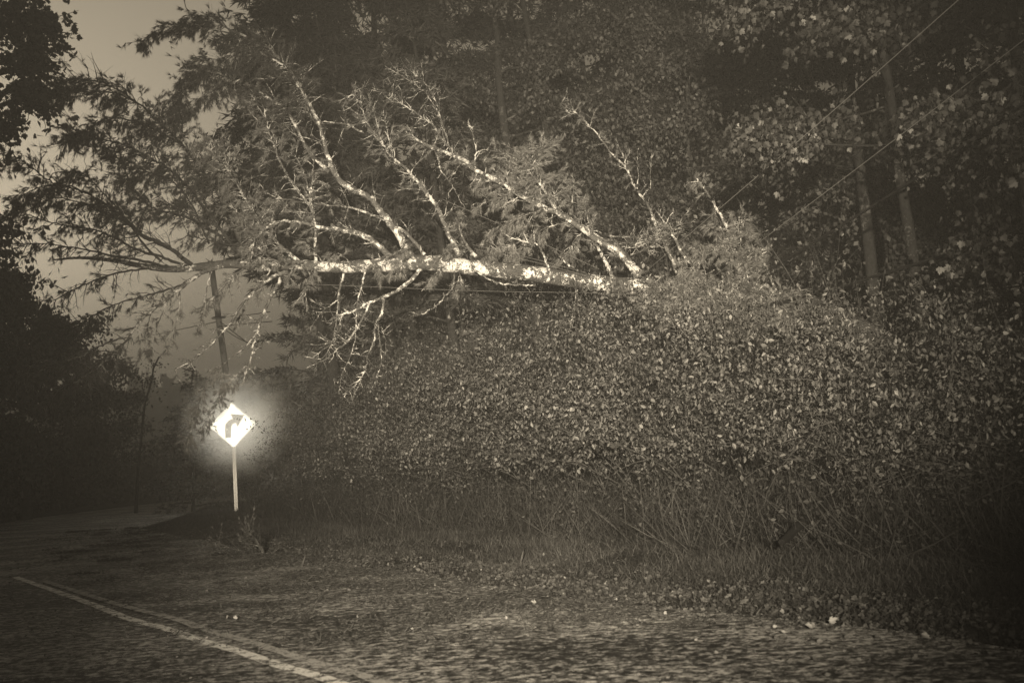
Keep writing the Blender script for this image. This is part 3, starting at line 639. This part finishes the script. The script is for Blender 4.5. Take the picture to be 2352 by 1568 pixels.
# ------------------------------------------------------------------ roadside shrubs
SH = [(5.6, 4.4, 1.2, 1.5, 'dark shrub at the lower right edge of the view', .07), (7.0, 4.7, 1.45, 1.7, 'glossy-leaved shrub catching the light at right, below the maple', .075), (8.6, 4.5, 1.75, 1.8, 'bright-leaved shrub just left of the brightest right-hand clump', .075),
      (10.3, 4.6, 2.05, 1.9, 'dense shrub under the right end of the fallen trunk', .08), (12.0, 4.5, 2.45, 2.0, 'tall dense shrub right of the middle of the bank', .082), (13.6, 4.5, 2.65, 2.0, 'pale-leaved shrub at the middle of the bank', .082), (15.2, 4.4, 2.7, 2.0, 'dense shrub below the broken branch stub at centre', .082),
      (17.2, 4.3, 2.6, 2.0, 'dim shrub under the hanging dead branches', .08), (19.6, 4.7, 2.6, 2.1, 'misty small-leaved shrub half way between sign and hanging branches', .075), (22.4, 5.7, 2.8, 2.1, 'misty shrub right of the sign', .075), (25.6, 5.4, 3.0, 2.2, 'misty shrub just behind the sign at right', .075), (34.5, 2.6, 1.7, 2.2, 'low dark shrub behind the sign post at left', .075),
      (9.4, 7.4, 1.9, 2.0, 'dark shrub in the second row at far right', .085), (13.2, 7.4, 2.3, 2.2, 'tall shrub in the second row below the green pine spray', .085), (17.4, 7.2, 2.6, 2.2, 'tall shrub in the second row left of centre', .085), (22, 7.2, 3.1, 2.4, 'tall misty shrub in the second row toward the sign', .085), (6.4, 7.6, 1.4, 2.0, 'black shrub in the second row at the right edge', .085), (30, 7.0, 3.2, 2.3, 'shrub in the second row straight behind the sign', .085)]
for q, (Ys, s_, h, rad, lab, ls) in enumerate(SH):
    rng = np.random.default_rng(200 + q); h = h * (rng.uniform(.84, 1.2) if Ys > 10.5 else rng.uniform(.72, .95)); Xs = at_s(s_, Ys); base = np.array([Xs, Ys, float(ground_z(Xs, Ys))])
    o = thing('shrub', lab, 'shrub', base, 'shrubs along the verge'); g = Geo(); nst = 30; tw = []
    for k in range(nst):
        a = rng.uniform(0, 2 * np.pi); r_ = rng.uniform(0, .7); p = base + [math.cos(a) * r_, math.sin(a) * r_, -.03]
        a2 = a + rng.normal(0, .5); out_ = rng.uniform(.25, 1.0); cd = unit([math.cos(a2) * out_ * .55 - .15, math.sin(a2) * out_ * .55, 1]); l = h * rng.uniform(.65, 1.0); c = [p]
        for z in range(8): cd = unit(cd + np.array([math.cos(a2), math.sin(a2), 0]) * .13 * out_ + [-.02, 0, -.05] + rng.normal(0, .05, 3)); c.append(c[-1] + cd * l / 8)
        g.tube(c, np.linspace(.011, .003, 9), 4, cap=False); c = np.array(c); tw.append(c[3:])
        for j in range(5):
            p1 = interp_path(c, rng.uniform(.4, 1)); d1 = unit(cd + rng.normal(0, .8, 3)); l1 = rng.uniform(.3, .8); c1 = [p1]
            for z in range(5): d1 = unit(d1 + rng.normal(0, .15, 3) + [0, 0, -.05]); c1.append(c1[-1] + d1 * l1 / 5)
            g.tube(c1, np.linspace(.005, .002, 6), 3, cap=False); tw.append(np.array(c1))
    for k in range(9):
        p = base + [rng.uniform(-.8, .8) * rad, rng.uniform(-.5, .5) * rad, h * .7]; c = [p]; d1 = unit([rng.normal(-.15, .35), rng.normal(0, .2), 1]); l = h * rng.uniform(.3, .8) + .1
        for z in range(6): d1 = unit(d1 + rng.normal(0, .1, 3)); c.append(c[-1] + d1 * l / 6)
        g.tube(c, np.linspace(.006, .002, 7), 4, cap=False); tw += [np.array(c)] * 2
    for k in range(7):     # straight thin canes below the leaves
        p = base + [rng.uniform(-rad, rad), rng.uniform(-rad, rad) * .8, 0]; p[2] = float(ground_z(p[0], p[1])); d1 = unit([rng.normal(-.12, .25), rng.normal(0, .2), 1]); l = rng.uniform(.8, 1.9)
        g.tube([p, p + d1 * l * .5 + rng.normal(0, .03, 3), p + d1 * l], [.0035, .003, .002], 3, cap=False)
    g.build('stems', M['stem'], o, loc=base)
    n = 9500 if s_ < 5.5 else 6500
    A = np.array([w_[:6] for w_ in tw if len(w_) >= 6]); k = rng.integers(0, len(A), n * 2); z = rng.uniform(0, 4.99, n * 2); i = z.astype(int); f = (z - i)[:, None]
    pos = A[k, i] * (1 - f) + A[k, i + 1] * f + rng.normal(0, .11, (n * 2, 3))
    ball = rng.normal(0, 1, (n, 3)); ball /= np.linalg.norm(ball, axis=1)[:, None]; ball *= rng.uniform(.72, 1.03, n)[:, None]
    pb = base + [-.1, 0, h * .62] + ball * [rad, rad, h * .40] + rng.normal(0, .06, (n, 3))
    pos = np.vstack([pos, pb]); zc = pos[:, 2] - base[2]
    wob_ = np.sin(pos[:, 0] * 2.3 + q) * np.sin(pos[:, 1] * 1.9 + 1) * .5 + np.sin(pos[:, 0] * 5.1) * .25
    hol = np.sin(pos[:, 0] * 3.7 + 1.1 * q) * np.sin(pos[:, 2] * 4.3 + q) * np.sin(pos[:, 1] * 3.1)
    keep = (rng.random(len(pos)) < np.clip((zc - .15 - wob_) / 1.35, .07, 1)) & (rng.random(len(pos)) < np.clip(.8 + hol * 1.5, .12, 1)); pos = pos[keep]; n = len(pos)
    nd = rng.normal(0, .55, (n, 3)) + [0, 0, -.6]; nrm = rng.normal(0, .62, (n, 3)) + [-.1, -.8, .35]
    g = Geo(); g.inst(LEAF[0], LEAF[1], pos, nd, rng.uniform(.35, 1.1, n) * ls * .74, rng, roll=np.cross(nrm, nd))
    g.build('leaves', M['leaf_shrub' if ls > .078 else 'leaf_shrub_small'], o, loc=base)

# upright sprigs with single leaves over the bank at right
for q, (px, py, dx, h) in enumerate([(1880, 740, -20, 150), (1925, 745, 10, 150), (1990, 760, -25, 130), (2010, 740, 25, 150), (2090, 740, 0, 120)]):
    rng = np.random.default_rng(300 + q); Yq = 12.2; a = pw(px, py + 120, Yq); b_ = pw(px + dx, py - h, Yq)
    z0 = float(ground_z(a[0], Yq)); base = np.array([a[0], Yq, z0]); c = smooth_path([base, a, (a + b_) / 2 + rng.normal(0, .04, 3), b_], 16)
    o = thing('sapling', ['leftmost leafy sprig standing above the bank at right', 'second leafy sprig above the bank at right', 'leafy sprig above the bank leaning toward the dark cable', 'tall leafy sprig crossing the dark cable', 'rightmost leafy sprig by the maple trunk', 'small leafy sprig below the fallen trunk at centre'][q], 'sapling', base, 'leafy sprigs rising above the bank')
    g = Geo(); g.tube(c, np.linspace(.008, .002, len(c)), 4); g.build('stem', M['stem'], o, loc=base)
    n = 26; k = rng.uniform(.5, 1, n); pos = np.array([interp_path(c, z) for z in k]) + rng.normal(0, .035, (n, 3)); nd = rng.normal(0, .5, (n, 3)) + [0, 0, -.5]; nrm = rng.normal(0, .35, (n, 3)) + [0, -1, .2]
    g = Geo(); g.inst(LEAF[0], LEAF[1], pos, nd, rng.uniform(.07, .105, n), rng, roll=np.cross(nrm, nd)); g.build('leaves', M['leaf_shrub'], o, loc=base)

# ------------------------------------------------------------------ verge: grass, weeds, litter
rng = np.random.default_rng(400)
BL = (np.array([[-.03, 0, 0], [.03, 0, 0], [.012, .6, .12], [.0, 1, .32], [-.018, .6, .12]]), np.array([[0, 1, 2], [0, 2, 4], [4, 2, 3]]))
n = 380000; u_ = rng.uniform(0, 1, n); Yg = 2.6 * (40 / 2.6) ** u_; sg = rng.uniform(-.12, 4.4, n) ; 
keep = rng.random(n) < np.clip((sg + .12) / .35, 0, 1) * np.clip((4.6 - sg) / 1.8, .15, 1); Yg, sg = Yg[keep], sg[keep]; n = len(Yg)
Xg = at_s(sg, Yg); cl = np.sin(Xg * 3.1 + 1.3 * np.sin(Yg * 2.1)) * np.sin(Yg * 2.7) ; keep = rng.random(n) < .55 + .45 * cl; Xg, Yg, sg = Xg[keep], Yg[keep], sg[keep]; n = len(Xg)
sc_ = rng.uniform(.03, .08, n) * (1 + .04 * Yg) * np.clip(.75 + sg * .35, .6, 1.4)
g = Geo(); g.inst(BL[0], BL[1], np.stack([Xg, Yg, ground_z(Xg, Yg)], -1), rng.normal(0, .6, (n, 3)) + [0, 0, .9], sc_ * .8, rng)
n = 9000; Yg = 8 * (36 / 8) ** rng.uniform(0, 1, n); sg = rng.uniform(-9.5, -6.2, n); Xg = at_s(sg, Yg)
g.inst(BL[0], BL[1], np.stack([Xg, Yg, ground_z(Xg, Yg)], -1), rng.normal(0, .38, (n, 3)) + [0, 0, 1], rng.uniform(.1, .22, n), rng)
tag(g.build('grass', M['grass']), 'short damp grass on the road verge', 'grass', kind='stuff')
# tangle of dry weeds at the foot of the shrubs
n = 34000; Yg = 4.2 * (34 / 4.2) ** rng.uniform(0, 1, n); sg = 2.3 + rng.gamma(2.0, .9, n); Xg = at_s(sg, Yg)
WD = (np.array([[-.006, 0, 0], [.006, 0, 0], [.005, .5, .05], [0, 1, .22], [-.005, .5, .05]]), np.array([[0, 1, 2], [0, 2, 4], [4, 2, 3]]))
g = Geo(); g.inst(WD[0], WD[1], np.stack([Xg, Yg, ground_z(Xg, Yg)], -1), rng.normal(0, .6, (n, 3)) + [-.08, 0, .85], rng.uniform(.2, .9, n) * rng.uniform(.5, 1.15, n), rng)
n2 = 22000; k = rng.integers(0, n, n2); g.inst(LEAF[0], LEAF[1], np.stack([Xg[k], Yg[k], ground_z(Xg[k], Yg[k]) + rng.uniform(.05, .7, n2)], -1), rng.normal(0, 1, (n2, 3)), rng.uniform(.02, .055, n2), rng)
tag(g.build('undergrowth', M['weeds']), 'tangle of dry weeds and fine stems at the foot of the shrubs', 'undergrowth', kind='stuff')
# fallen leaves on verge and road
n = 2000; Yg = 4.0 * (26 / 2.8) ** rng.uniform(0, 1, n); sg = np.where(rng.random(n) < .75, rng.normal(.15, .45, n), rng.uniform(-3, 3, n)); Xg = at_s(sg, Yg)
g = Geo(); LF = MAPLE; Zg = np.where(sg < 0, .012, ground_z(Xg, Yg) + .02)
g.inst(LF[0], LF[1], np.stack([Xg, Yg, Zg + .008], -1), rng.normal(0, 1, (n, 3)) * [1, 1, .22] + [0, 0, .05], rng.uniform(.016, .042, n), rng, roll=rng.normal(0, .5, (n, 3)) + [0, 0, 1])
tag(g.build('leaf_litter', M['litter']), 'small fallen leaves scattered on verge and asphalt', 'fallen leaves', kind='stuff')
n = 16000; Yg = 3.0 * (24 / 3.0) ** rng.uniform(0, 1, n); sg = rng.gamma(1.5, .45, n) - .22; Xg = at_s(sg, Yg)
g = Geo(); g.inst(CURL[0], CURL[1], np.stack([Xg, Yg, ground_z(Xg, Yg) + .02], -1), rng.normal(0, 1, (n, 3)) * [1, 1, .4], rng.uniform(.015, .05, n), rng, roll=rng.normal(0, .6, (n, 3)) + [0, -.2, .8])
tag(g.build('matted_leaves', M['matted']), 'dark matted leaves along the edge of the asphalt', 'fallen leaves', kind='stuff')
# pale single leaves that stand out
for (px, py, r_) in [(1245, 1276, .05), (1232, 1383, .045), (2138, 1464, .06), (1868, 1440, .055), (1905, 1430, .06), (1775, 1440, .03), (1640, 1428, .03), (1300, 1330, .04), (540, 1421, .035), (520, 1420, .035), (1805, 1452, .03)]:
    p = gp(px, py, .03); rr_ = np.random.default_rng(px); g = Geo(); LFq = MAPLE
    g.inst(LFq[0], LFq[1], [[0, 0, 0]], [[rr_.normal(), -.2, .5]], r_ * 1.0, rr_, roll=np.array([[.3, -.5, .9]]))
    o = g.build('fallen_leaf', M['single']); o.location = tuple(p)
    side_ = {1245: 'curled pale leaf lying in the grass right below centre', 1232: 'pale leaf at the asphalt edge below centre', 2138: 'biggest bright leaf at lower right near the asphalt edge', 1868: 'pale leaf on the asphalt edge left of the brightest leaf',
             1905: 'curled leaf in the grass just above the asphalt edge at right', 1775: 'tiny leaf on the asphalt at lower right', 1640: 'tiny leaf on the asphalt edge right of centre', 1300: 'small leaf in the verge grass right of centre', 540: 'flat leaf on the road above the double line', 520: 'flat leaf on the road just left of its neighbour above the double line', 1805: 'tiny leaf on the asphalt right of its twin at lower right'}[px]
    tag(o, side_, 'leaf', 'pale fallen leaves lying singly')
# torn leaves, needles and chips strewn over the whole near carriageway
rc = np.random.default_rng(41); n = 15000; Yg = 3.2 * (26 / 3.2) ** rc.uniform(0, 1, n); sg = -rc.uniform(0, 1, n) ** 1.25 * 4.6 + .1; Xg = at_s(sg, Yg)
pt = np.sin(Xg * 2.9 + 2 * np.sin(Yg * 1.1)) * np.sin(Yg * 4.3 + Xg) + .5 * np.sin(Xg * 9 + Yg * 7); kp = rc.random(n) < np.clip(.55 + .5 * pt, .08, 1); Xg, Yg = Xg[kp], Yg[kp]; n = len(Xg)
CH = (np.array([[-.3, 0, 0], [.35, .1, .05], [.3, .8, .12], [-.2, 1, .05]]), np.array([[0, 1, 2, 3]]))
g = Geo(); g.inst(CH[0], CH[1], np.stack([Xg, Yg, np.full(n, .012)], -1), rc.normal(0, 1, (n, 3)) * [1, 1, .2], rc.uniform(.006, .020, n) * (1 + .03 * Yg), rc, roll=rc.normal(0, .35, (n, 3)) + [0, -.1, .9])
tag(g.build('road_litter', M['chips']), 'fine chips, needles and torn leaves strewn over the asphalt', 'litter', kind='stuff')
# lumps of bark and moss on the asphalt
n = 300; g = Geo(); rr_ = np.random.default_rng(9)
Yg = 6 * (24 / 6) ** rr_.uniform(0, 1, n); sg = -rr_.gamma(1.6, .8, n) + .1
for Yq, sq in zip(Yg, sg):
    if sq < -2.4: continue
    Xq = at_s(sq, Yq); c = np.array([Xq, Yq, .015]); m_ = rr_.integers(60, 200); w_ = rr_.uniform(.03, .16)
    g.inst(BL[0] * [2, 1, 1], BL[1], c + rr_.normal(0, 1, (m_, 3)) * [w_ * 1.6, w_, .008] + [0, 0, .01], rr_.normal(0, 1, (m_, 3)) * [1, 1, .3], rr_.uniform(.02, .07, m_), rr_)
tag(g.build('bark_debris', M['clod']), 'dark crumbs of bark and torn twigs strewn over the asphalt', 'debris', kind='stuff')

# broken bough lying at the edge of the asphalt
bp = gp(590, 1275); rr_ = np.random.default_rng(17); o = thing('broken_bough', 'torn pine bough lying at the edge of the asphalt below the sign', 'broken branch', bp)
g = Geo(); TP = []; TD = []
for pts in [[(608, 1278), (596, 1272), (580, 1262), (566, 1266), (545, 1282)], [(606, 1276), (600, 1255), (588, 1245), (570, 1240)], [(606, 1278), (625, 1270), (640, 1262)], [(592, 1246), (575, 1225), (560, 1215)], [(545, 1282), (520, 1275), (492, 1268), (470, 1262)], [(566, 1266), (530, 1258), (500, 1245)], [(600, 1262), (585, 1235), (576, 1222)], [(520, 1275), (490, 1290), (470, 1288)]]:
    c = smooth_path([pw(x, y, bp[1] + rr_.normal(0, .2)) for x, y in pts], 12); c[:, 2] = np.maximum(c[:, 2], .02); g.tube(c, np.linspace(.02, .005, len(c)), 5)
    for j in range(9):
        p1 = interp_path(c, rr_.uniform(.2, 1)); d1 = unit(unit(c[-1] - c[0]) + rr_.normal(0, .7, 3) + [0, 0, .3]); l1 = rr_.uniform(.12, .35); g.tube([p1, p1 + d1 * l1 * .5, p1 + d1 * l1 + [0, 0, -.02]], [.005, .004, .002], 3, cap=False)
        TP.append(p1 + d1 * l1); TD.append(d1)
g.build('branch', M['bark_tip'], o, loc=bp); g = Geo(); multi_inst(g, TUFTS, np.array(TP), np.array(TD), np.full(len(TP), .06), rr_); g.build('needles', M['needle_left'], o, loc=bp)
# small twigs on the road
for q, (px, py, l, lab) in enumerate([(1190, 1450, .25, 'short upright twig stub on the asphalt left of centre'), (890, 1435, .3, 'thin twig lying on the road above the double line')]):
    px, py = [(1193, 1305), (690, 1312)][q]
    p = gp(px / 1.0, py); g = Geo(); rr_ = np.random.default_rng(q + 50)
    g.tube([[0, 0, .02], [.03, .02, .1], [.05, .05, .17]], [.012, .01, .004], 6); g.tube([[-.25, .05, .03], [0, 0, .03], [.25, -.04, .02]], [.02, .03, .012], 6)
    for j in range(8): a_ = rr_.uniform(-.25, .25); g.tube([[a_, 0, .02], [a_ + rr_.normal(0, .08), rr_.normal(0, .08), .06]], [.008, .003], 4)
    oo = g.build('twig', M['bark_tip']); oo.location = tuple(p); tag(oo, ['torn twig with an upright stub on the asphalt below the sign at right', 'thin twig lying on the road between the sign and the double line'][q], 'twig')
# leaning dead log under the shrubs at right
p0, p1 = pw(1795, 1245, 8.6), pw(1900, 1160, 9.6); mid = (p0 + p1) / 2
g = Geo(); c = smooth_path([p0, mid + [0, 0, .02], p1, p1 + (p1 - mid) * .7], 12); g.tube(c - mid, np.linspace(.03, .055, len(c)), 8, bumpy=.08, rng=np.random.default_rng(3))
g.tube([c[3] - mid, c[3] - mid + [-.25, -.1, .12]], [.012, .005], 5)
oo = g.build('dead_log', M['log'], smooth=True); oo.location = tuple(mid); tag(oo, 'dark dead log slanting up through the weeds at lower right', 'log')

# ------------------------------------------------------------------ road sign
YS = 29.0; sb = pw(543, 1177, YS); top = pw(531, 925, YS); ax = unit(top - sb)
sb[2] = 0.02; sign = thing('road_sign', 'diamond right-curve warning sign glowing on a thin perforated post', 'road sign', sb)
to_cam = unit(np.array([0, -1.0, 0]) + np.array([.28, 0, 0])); fw = unit(to_cam - ax * (to_cam @ ax)); rt = np.cross(ax, fw) ; rt = unit(rt)
if rt[0] < 0: rt = -rt
cen = pw(534.5, 975.5, YS) ; s2 = .646
def spt(x, z, y=0.0): return cen + rt * x + ax * z + fw * y
# sign sheeting: own emission stands in for the headlight glare it would reflect
m, t, b, o_ = newmat('emissive_glare_sheeting'); M['sheet'] = m
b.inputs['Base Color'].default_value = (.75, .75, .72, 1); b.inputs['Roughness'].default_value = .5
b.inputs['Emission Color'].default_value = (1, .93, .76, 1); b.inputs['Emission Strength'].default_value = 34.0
m, t, b, o_ = newmat('sign_black_sheeting_glare'); M['ink'] = m
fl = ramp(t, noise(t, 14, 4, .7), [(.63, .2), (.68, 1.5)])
b.inputs['Base Color'].default_value = (.08, .08, .08, 1); b.inputs['Emission Color'].default_value = (1, .86, .62, 1); t.links.new(fl, b.inputs['Emission Strength'])  # black ink emits too: veiling glare painted in, stronger in noise flecks
M['metal'] = plain('galvanised_steel', .10, .35, .7, .3, 40); M['hole'] = plain('post_hole', .01, .9)
def rdiamond(s, r, n=6):
    """outline of a square on its corner, half diagonal s, corner radius r"""
    pts = []
    for k in range(4):
        a0 = math.pi / 2 * k; cc = s - r * math.sqrt(2); c = (cc * math.cos(a0), cc * math.sin(a0))
        for j in range(n + 1): a = a0 - math.pi / 4 + math.pi / 2 * j / n; pts.append((c[0] + r * math.cos(a), c[1] + r * math.sin(a)))
    return pts
def slab(outline, y0, y1, mats, name, parent, mi=0):
    g = Geo(); n = len(outline); F_ = [spt(x, z, y1) for x, z in outline]; B_ = [spt(x, z, y0) for x, z in outline]
    g.add(F_ + B_, [[i, (i + 1) % n, n + (i + 1) % n, n + i] for i in range(n)]); g.add(F_, [list(range(n))]); g.add(B_, [list(range(n))[::-1]])
    return g.build(name, mats, parent, loc=sb)
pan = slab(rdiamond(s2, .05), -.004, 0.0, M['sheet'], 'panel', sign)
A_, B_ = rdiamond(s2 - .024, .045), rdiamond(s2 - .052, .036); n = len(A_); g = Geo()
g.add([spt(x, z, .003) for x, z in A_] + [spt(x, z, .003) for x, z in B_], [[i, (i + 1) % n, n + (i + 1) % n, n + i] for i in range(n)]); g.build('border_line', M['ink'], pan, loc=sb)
arrow = [(356, 632), (354, 540), (356, 508), (366, 480), (384, 460), (410, 445), (444, 432), (420, 386), (537, 400), (482, 503), (465, 466), (442, 472), (420, 483), (406, 500), (400, 525), (400, 632)]
ca, sa = math.cos(R(-2.3)), math.sin(R(-2.3))
ar = [(((x - 428) * ca + (y - 498) * -sa * -1 * 0 + (y - 498) * 0) * .0026, -(y - 498) * .0026) for x, y in arrow]
ar = [(x * math.cos(R(-2.3)) - z * math.sin(R(-2.3)), x * math.sin(R(-2.3)) + z * math.cos(R(-2.3))) for x, z in ar]
def grow(pts, w):
    n = len(pts); o = []
    for i in range(n):
        a, b_, c = np.array(pts[i - 1]), np.array(pts[i]), np.array(pts[(i + 1) % n]); e1, e2 = unit(b_ - a), unit(c - b_)
        n1, n2 = np.array([e1[1], -e1[0]]), np.array([e2[1], -e2[0]]); m_ = unit(n1 + n2); o.append(b_ - m_ * w / max(.5, float(m_ @ n1)))
    return [tuple(q) for q in o]
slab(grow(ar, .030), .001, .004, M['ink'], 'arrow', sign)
g = Geo()
for z in (.33, -.33 - .1):
    g.tube([spt(0, z, 0), spt(0, z, .012)], .014, 8)
g.build('bolt', M['metal'], sign, loc=sb)
# perforated U-channel post
g = Geo(); pt_, pb_ = spt(0, -.30, -.02), sb - [0, 0, .1]
for off, yy, w in ((0, -.0, .026), (-.036, -.022, .014), (.036, -.022, .014)):
    for side in (0,):
        a, b_ = pt_ + rt * off + fw * yy, pb_ + rt * off + fw * yy
        v = [a - rt * w, a + rt * w, b_ + rt * w, b_ - rt * w]; v2 = [q - fw * .004 for q in v]
        g.add(v + v2, [[0, 1, 2, 3], [7, 6, 5, 4], [0, 3, 7, 4], [1, 5, 6, 2], [0, 4, 5, 1], [3, 2, 6, 7]])
for sgn in (-1, 1):
    a, b_ = pt_ + rt * .026 * sgn - fw * .002, pb_ + rt * .026 * sgn - fw * .002
    v = [a, a - fw * .022, b_ - fw * .022, b_]; v2 = [q + rt * .003 * sgn for q in v]; g.add(v + v2, [[0, 1, 2, 3], [4, 7, 6, 5], [0, 4, 5, 1], [3, 2, 6, 7], [0, 3, 7, 4], [1, 5, 6, 2]])
post = g.build('post', M['metal'], sign, loc=sb)
g = Geo(); ln = np.linalg.norm(pt_ - pb_); 
for k in range(int(ln / .05)):
    c = pb_ + (pt_ - pb_) * ((k + .5) * .05 / ln); g.tube([c + fw * .0, c + fw * .002], .009, 8)
g.build('perforation', M['hole'], post, loc=sb)
# fine twigs of a small broken branch caught on the sign
tb = spt(0, s2, .05); o = thing('caught_twigs', 'fine dark twigs draped over the upper left edge of the sign', 'twigs', tb); g = Geo()
def z2(x, y, k=.06): return spt((x - 428) * .0026, -(y - 498) * .0026, k)
for pts in [[(450, 170), (408, 262), (392, 320), (372, 380), (350, 430), (320, 490), (290, 540), (262, 585)], [(405, 270), (370, 340), (320, 400), (250, 450), (200, 480)], [(392, 330), (350, 370), (300, 420), (230, 460), (190, 500)], [(350, 430), (310, 470), (270, 490), (230, 530)], [(320, 490), (290, 520), (250, 520)], [(262, 585), (235, 560), (210, 545), (185, 510)],
            [(385, 350), (330, 400), (290, 425)], [(372, 380), (355, 380), (345, 370)], [(290, 540), (300, 575), (310, 600)], [(430, 262), (450, 285), (470, 300)], [(400, 280), (345, 330), (300, 360)], [(340, 380), (280, 420), (260, 450), (245, 470)]]:
    c = smooth_path([z2(x, y, .05 + .03 * np.sin(x * .05)) for x, y in pts], 16); c += np.random.default_rng(len(pts)).normal(0, .006, c.shape); g.tube(c, np.linspace(.006, .003, len(c)), 4)
g.build('branch', M['bark_tip'], o, loc=tb)

# ------------------------------------------------------------------ utility pole and lines
up, ud = leaning((487, 640), (514, 830), 44.0); up = up.copy()
o = thing('utility_pole', 'leaning wooden utility pole in the mist behind the hanging crown', 'utility pole', up)
g = Geo(); tp = pw(484, 600, 44.0); g.tube([up, (up + tp) / 2, tp], [.16, .145, .13], 10); g.build('pole', M['pole'], o, True, loc=up)
g = Geo(); cp = pw(502, 730, 43.7); g.tube([cp + [-.3, 0, 0], cp + [.3, 0, .02]], .05, 6); g.tube([pw(508, 742, 43.6), pw(500, 748, 43.6)], .05, 6); g.build('bracket', M['pole'], o, loc=up)
M['wire'] = plain('pale_wire', .17, .4); M['cable'] = plain('black_cable', .012, .6)
def wire(pts, r, mat, lab, name='wire', cat='wire'):
    P = smooth_path([pw(x, y, d) for x, y, d in pts], 40); c = P[0].copy(); g = Geo(); g.tube(P - c, r, 5); oo = g.build(name, M[mat], smooth=True); oo.location = tuple(c); tag(oo, lab, cat, 'wires and cables torn down by the tree')
wire([(1478, 628, 18.8), (1850, 310, 13), (2230, -25, 9)], .0055, 'wire', 'upper pale wire running up to the top edge at right')
wire([(1595, 668, 18.4), (1980, 378, 12.5), (2400, 55, 8.5)], .005, 'wire', 'lower pale wire running up to the right edge')
wire([(1750, 630, 18), (2057, 440, 13), (2420, 190, 9)], .02, 'cable', 'upper black cable at right', 'cable', 'cable')
wire([(1700, 712, 17.6), (1862, 678, 16), (2129, 598, 13), (2420, 500, 10.5)], .024, 'cable', 'lower black cable crossing the maple trunk', 'cable', 'cable')
wire([(1380, 700, 18.2), (1493, 706, 17.8), (1600, 714, 17.5), (1700, 712, 17.4)], .015, 'cable', 'black cable sagging just below the right end of the trunk', 'cable', 'cable')
wire([(700, 652, 19.3), (1100, 668, 18.9), (1407, 674, 18.5), (1700, 690, 18.2)], .0032, 'wire', 'thin level wire just below the fallen trunk')
wire([(1017, 458, 21), (1200, 538, 20.4), (1376, 618, 19.5)], .005, 'wire', 'thin slanting wire above the trunk, upper of three')
wire([(1086, 562, 20.3), (1220, 593, 19.9), (1345, 626, 19.3)], .004, 'wire', 'thin slanting wire above the trunk, middle of three')
wire([(1090, 572, 20.3), (1220, 600, 19.9), (1345, 632, 19.3)], .004, 'wire', 'thin slanting wire above the trunk, lowest of three')
wire([(505, 738, 43.5), (540, 765, 36), (572, 790, 30)], .018, 'cable', 'guy cable slanting down right from the pole', 'cable', 'cable')
wire([(510, 752, 43.5), (545, 775, 37), (600, 800, 30)], .016, 'cable', 'second guy cable slanting down right below the first', 'cable', 'cable')
wire([(490, 728, 43.8), (560, 724, 38), (620, 716, 32)], .018, 'cable', 'upper level cable running right from the pole', 'cable', 'cable')
wire([(500, 750, 43.8), (560, 744, 38), (625, 738, 32)], .016, 'cable', 'lower level cable running right from the pole', 'cable', 'cable')
wire([(340, 772, 60), (420, 755, 52), (502, 738, 44.2)], .02, 'cable', 'faint cable running left from the pole into the mist', 'cable', 'cable')

# ------------------------------------------------------------------ air
def volbox(name, c, d, dens, aniso=.1, fall=False):
    g = Geo(); g.box((0, 0, 0), d)
    m = bpy.data.materials.new(name + '_air'); m.use_nodes = True; t = m.node_tree; t.nodes.clear(); o = t.nodes.new('ShaderNodeOutputMaterial')
    v = t.nodes.new('ShaderNodeVolumePrincipled'); v.inputs['Color'].default_value = (.95, .95, .95, 1); v.inputs['Density'].default_value = dens; v.inputs['Anisotropy'].default_value = aniso
    t.links.new(v.outputs[0], o.inputs['Volume']); ob = g.build(name, m); ob.location = c; return ob, m, t, v
hz, _, _, _ = volbox('haze', (0, 90, 16), (420, 240, 35), .0024, .36)
tag(hz, 'thin night mist filling the air', 'haze', kind='stuff')
# added ball of mist, imitates the glare halo round the emissive sign
g = Geo(); nu, nv = 24, 12; RM = 1.8
V = [[0, 0, RM]] + [[RM * math.sin(math.pi * j / nv) * math.cos(2 * math.pi * i / nu), RM * math.sin(math.pi * j / nv) * math.sin(2 * math.pi * i / nu), RM * math.cos(math.pi * j / nv)] for j in range(1, nv) for i in range(nu)] + [[0, 0, -RM]]
F3 = [[0, 1 + i, 1 + (i + 1) % nu] for i in range(nu)] + [[1 + (nv - 2) * nu + (i + 1) % nu, 1 + (nv - 2) * nu + i, len(V) - 1] for i in range(nu)]
F4 = [[1 + j * nu + i, 1 + (j + 1) * nu + i, 1 + (j + 1) * nu + (i + 1) % nu, 1 + j * nu + (i + 1) % nu] for j in range(nv - 2) for i in range(nu)]
g.add(V, F3); g.f.append(np.array(F4)); g.m.append(0)
m = bpy.data.materials.new('halo_mist_puff'); m.use_nodes = True; t = m.node_tree; t.nodes.clear(); o_ = t.nodes.new('ShaderNodeOutputMaterial')
v = t.nodes.new('ShaderNodeVolumePrincipled'); v.inputs['Color'].default_value = (.97, .97, .97, 1)
tc = t.nodes.new('ShaderNodeTexCoord'); vl = t.nodes.new('ShaderNodeVectorMath'); vl.operation = 'LENGTH'; t.links.new(tc.outputs['Object'], vl.inputs[0])
q = math_(t, 'MAXIMUM', math_(t, 'SUBTRACT', 1.0, math_(t, 'DIVIDE', vl.outputs['Value'], RM)), 0.0)
t.links.new(math_(t, 'MULTIPLY', math_(t, 'POWER', q, 1.6), 1.6), v.inputs['Density']); t.links.new(v.outputs[0], o_.inputs['Volume'])
mp_ = g.build('mist', m); mp_.location = tuple(spt(.1, .05, .35)); tag(mp_, 'added ball of mist imitating the glare halo round the sign', 'mist', kind='stuff')

# fog lying in the open valley beyond the bend
vb, _, _, _ = volbox('valley_mist', (-60, 95, 9.5), (130, 111, 21), .010, .45)
tag(vb, 'pale fog lying in the open gap beyond the bend', 'mist', kind='stuff')
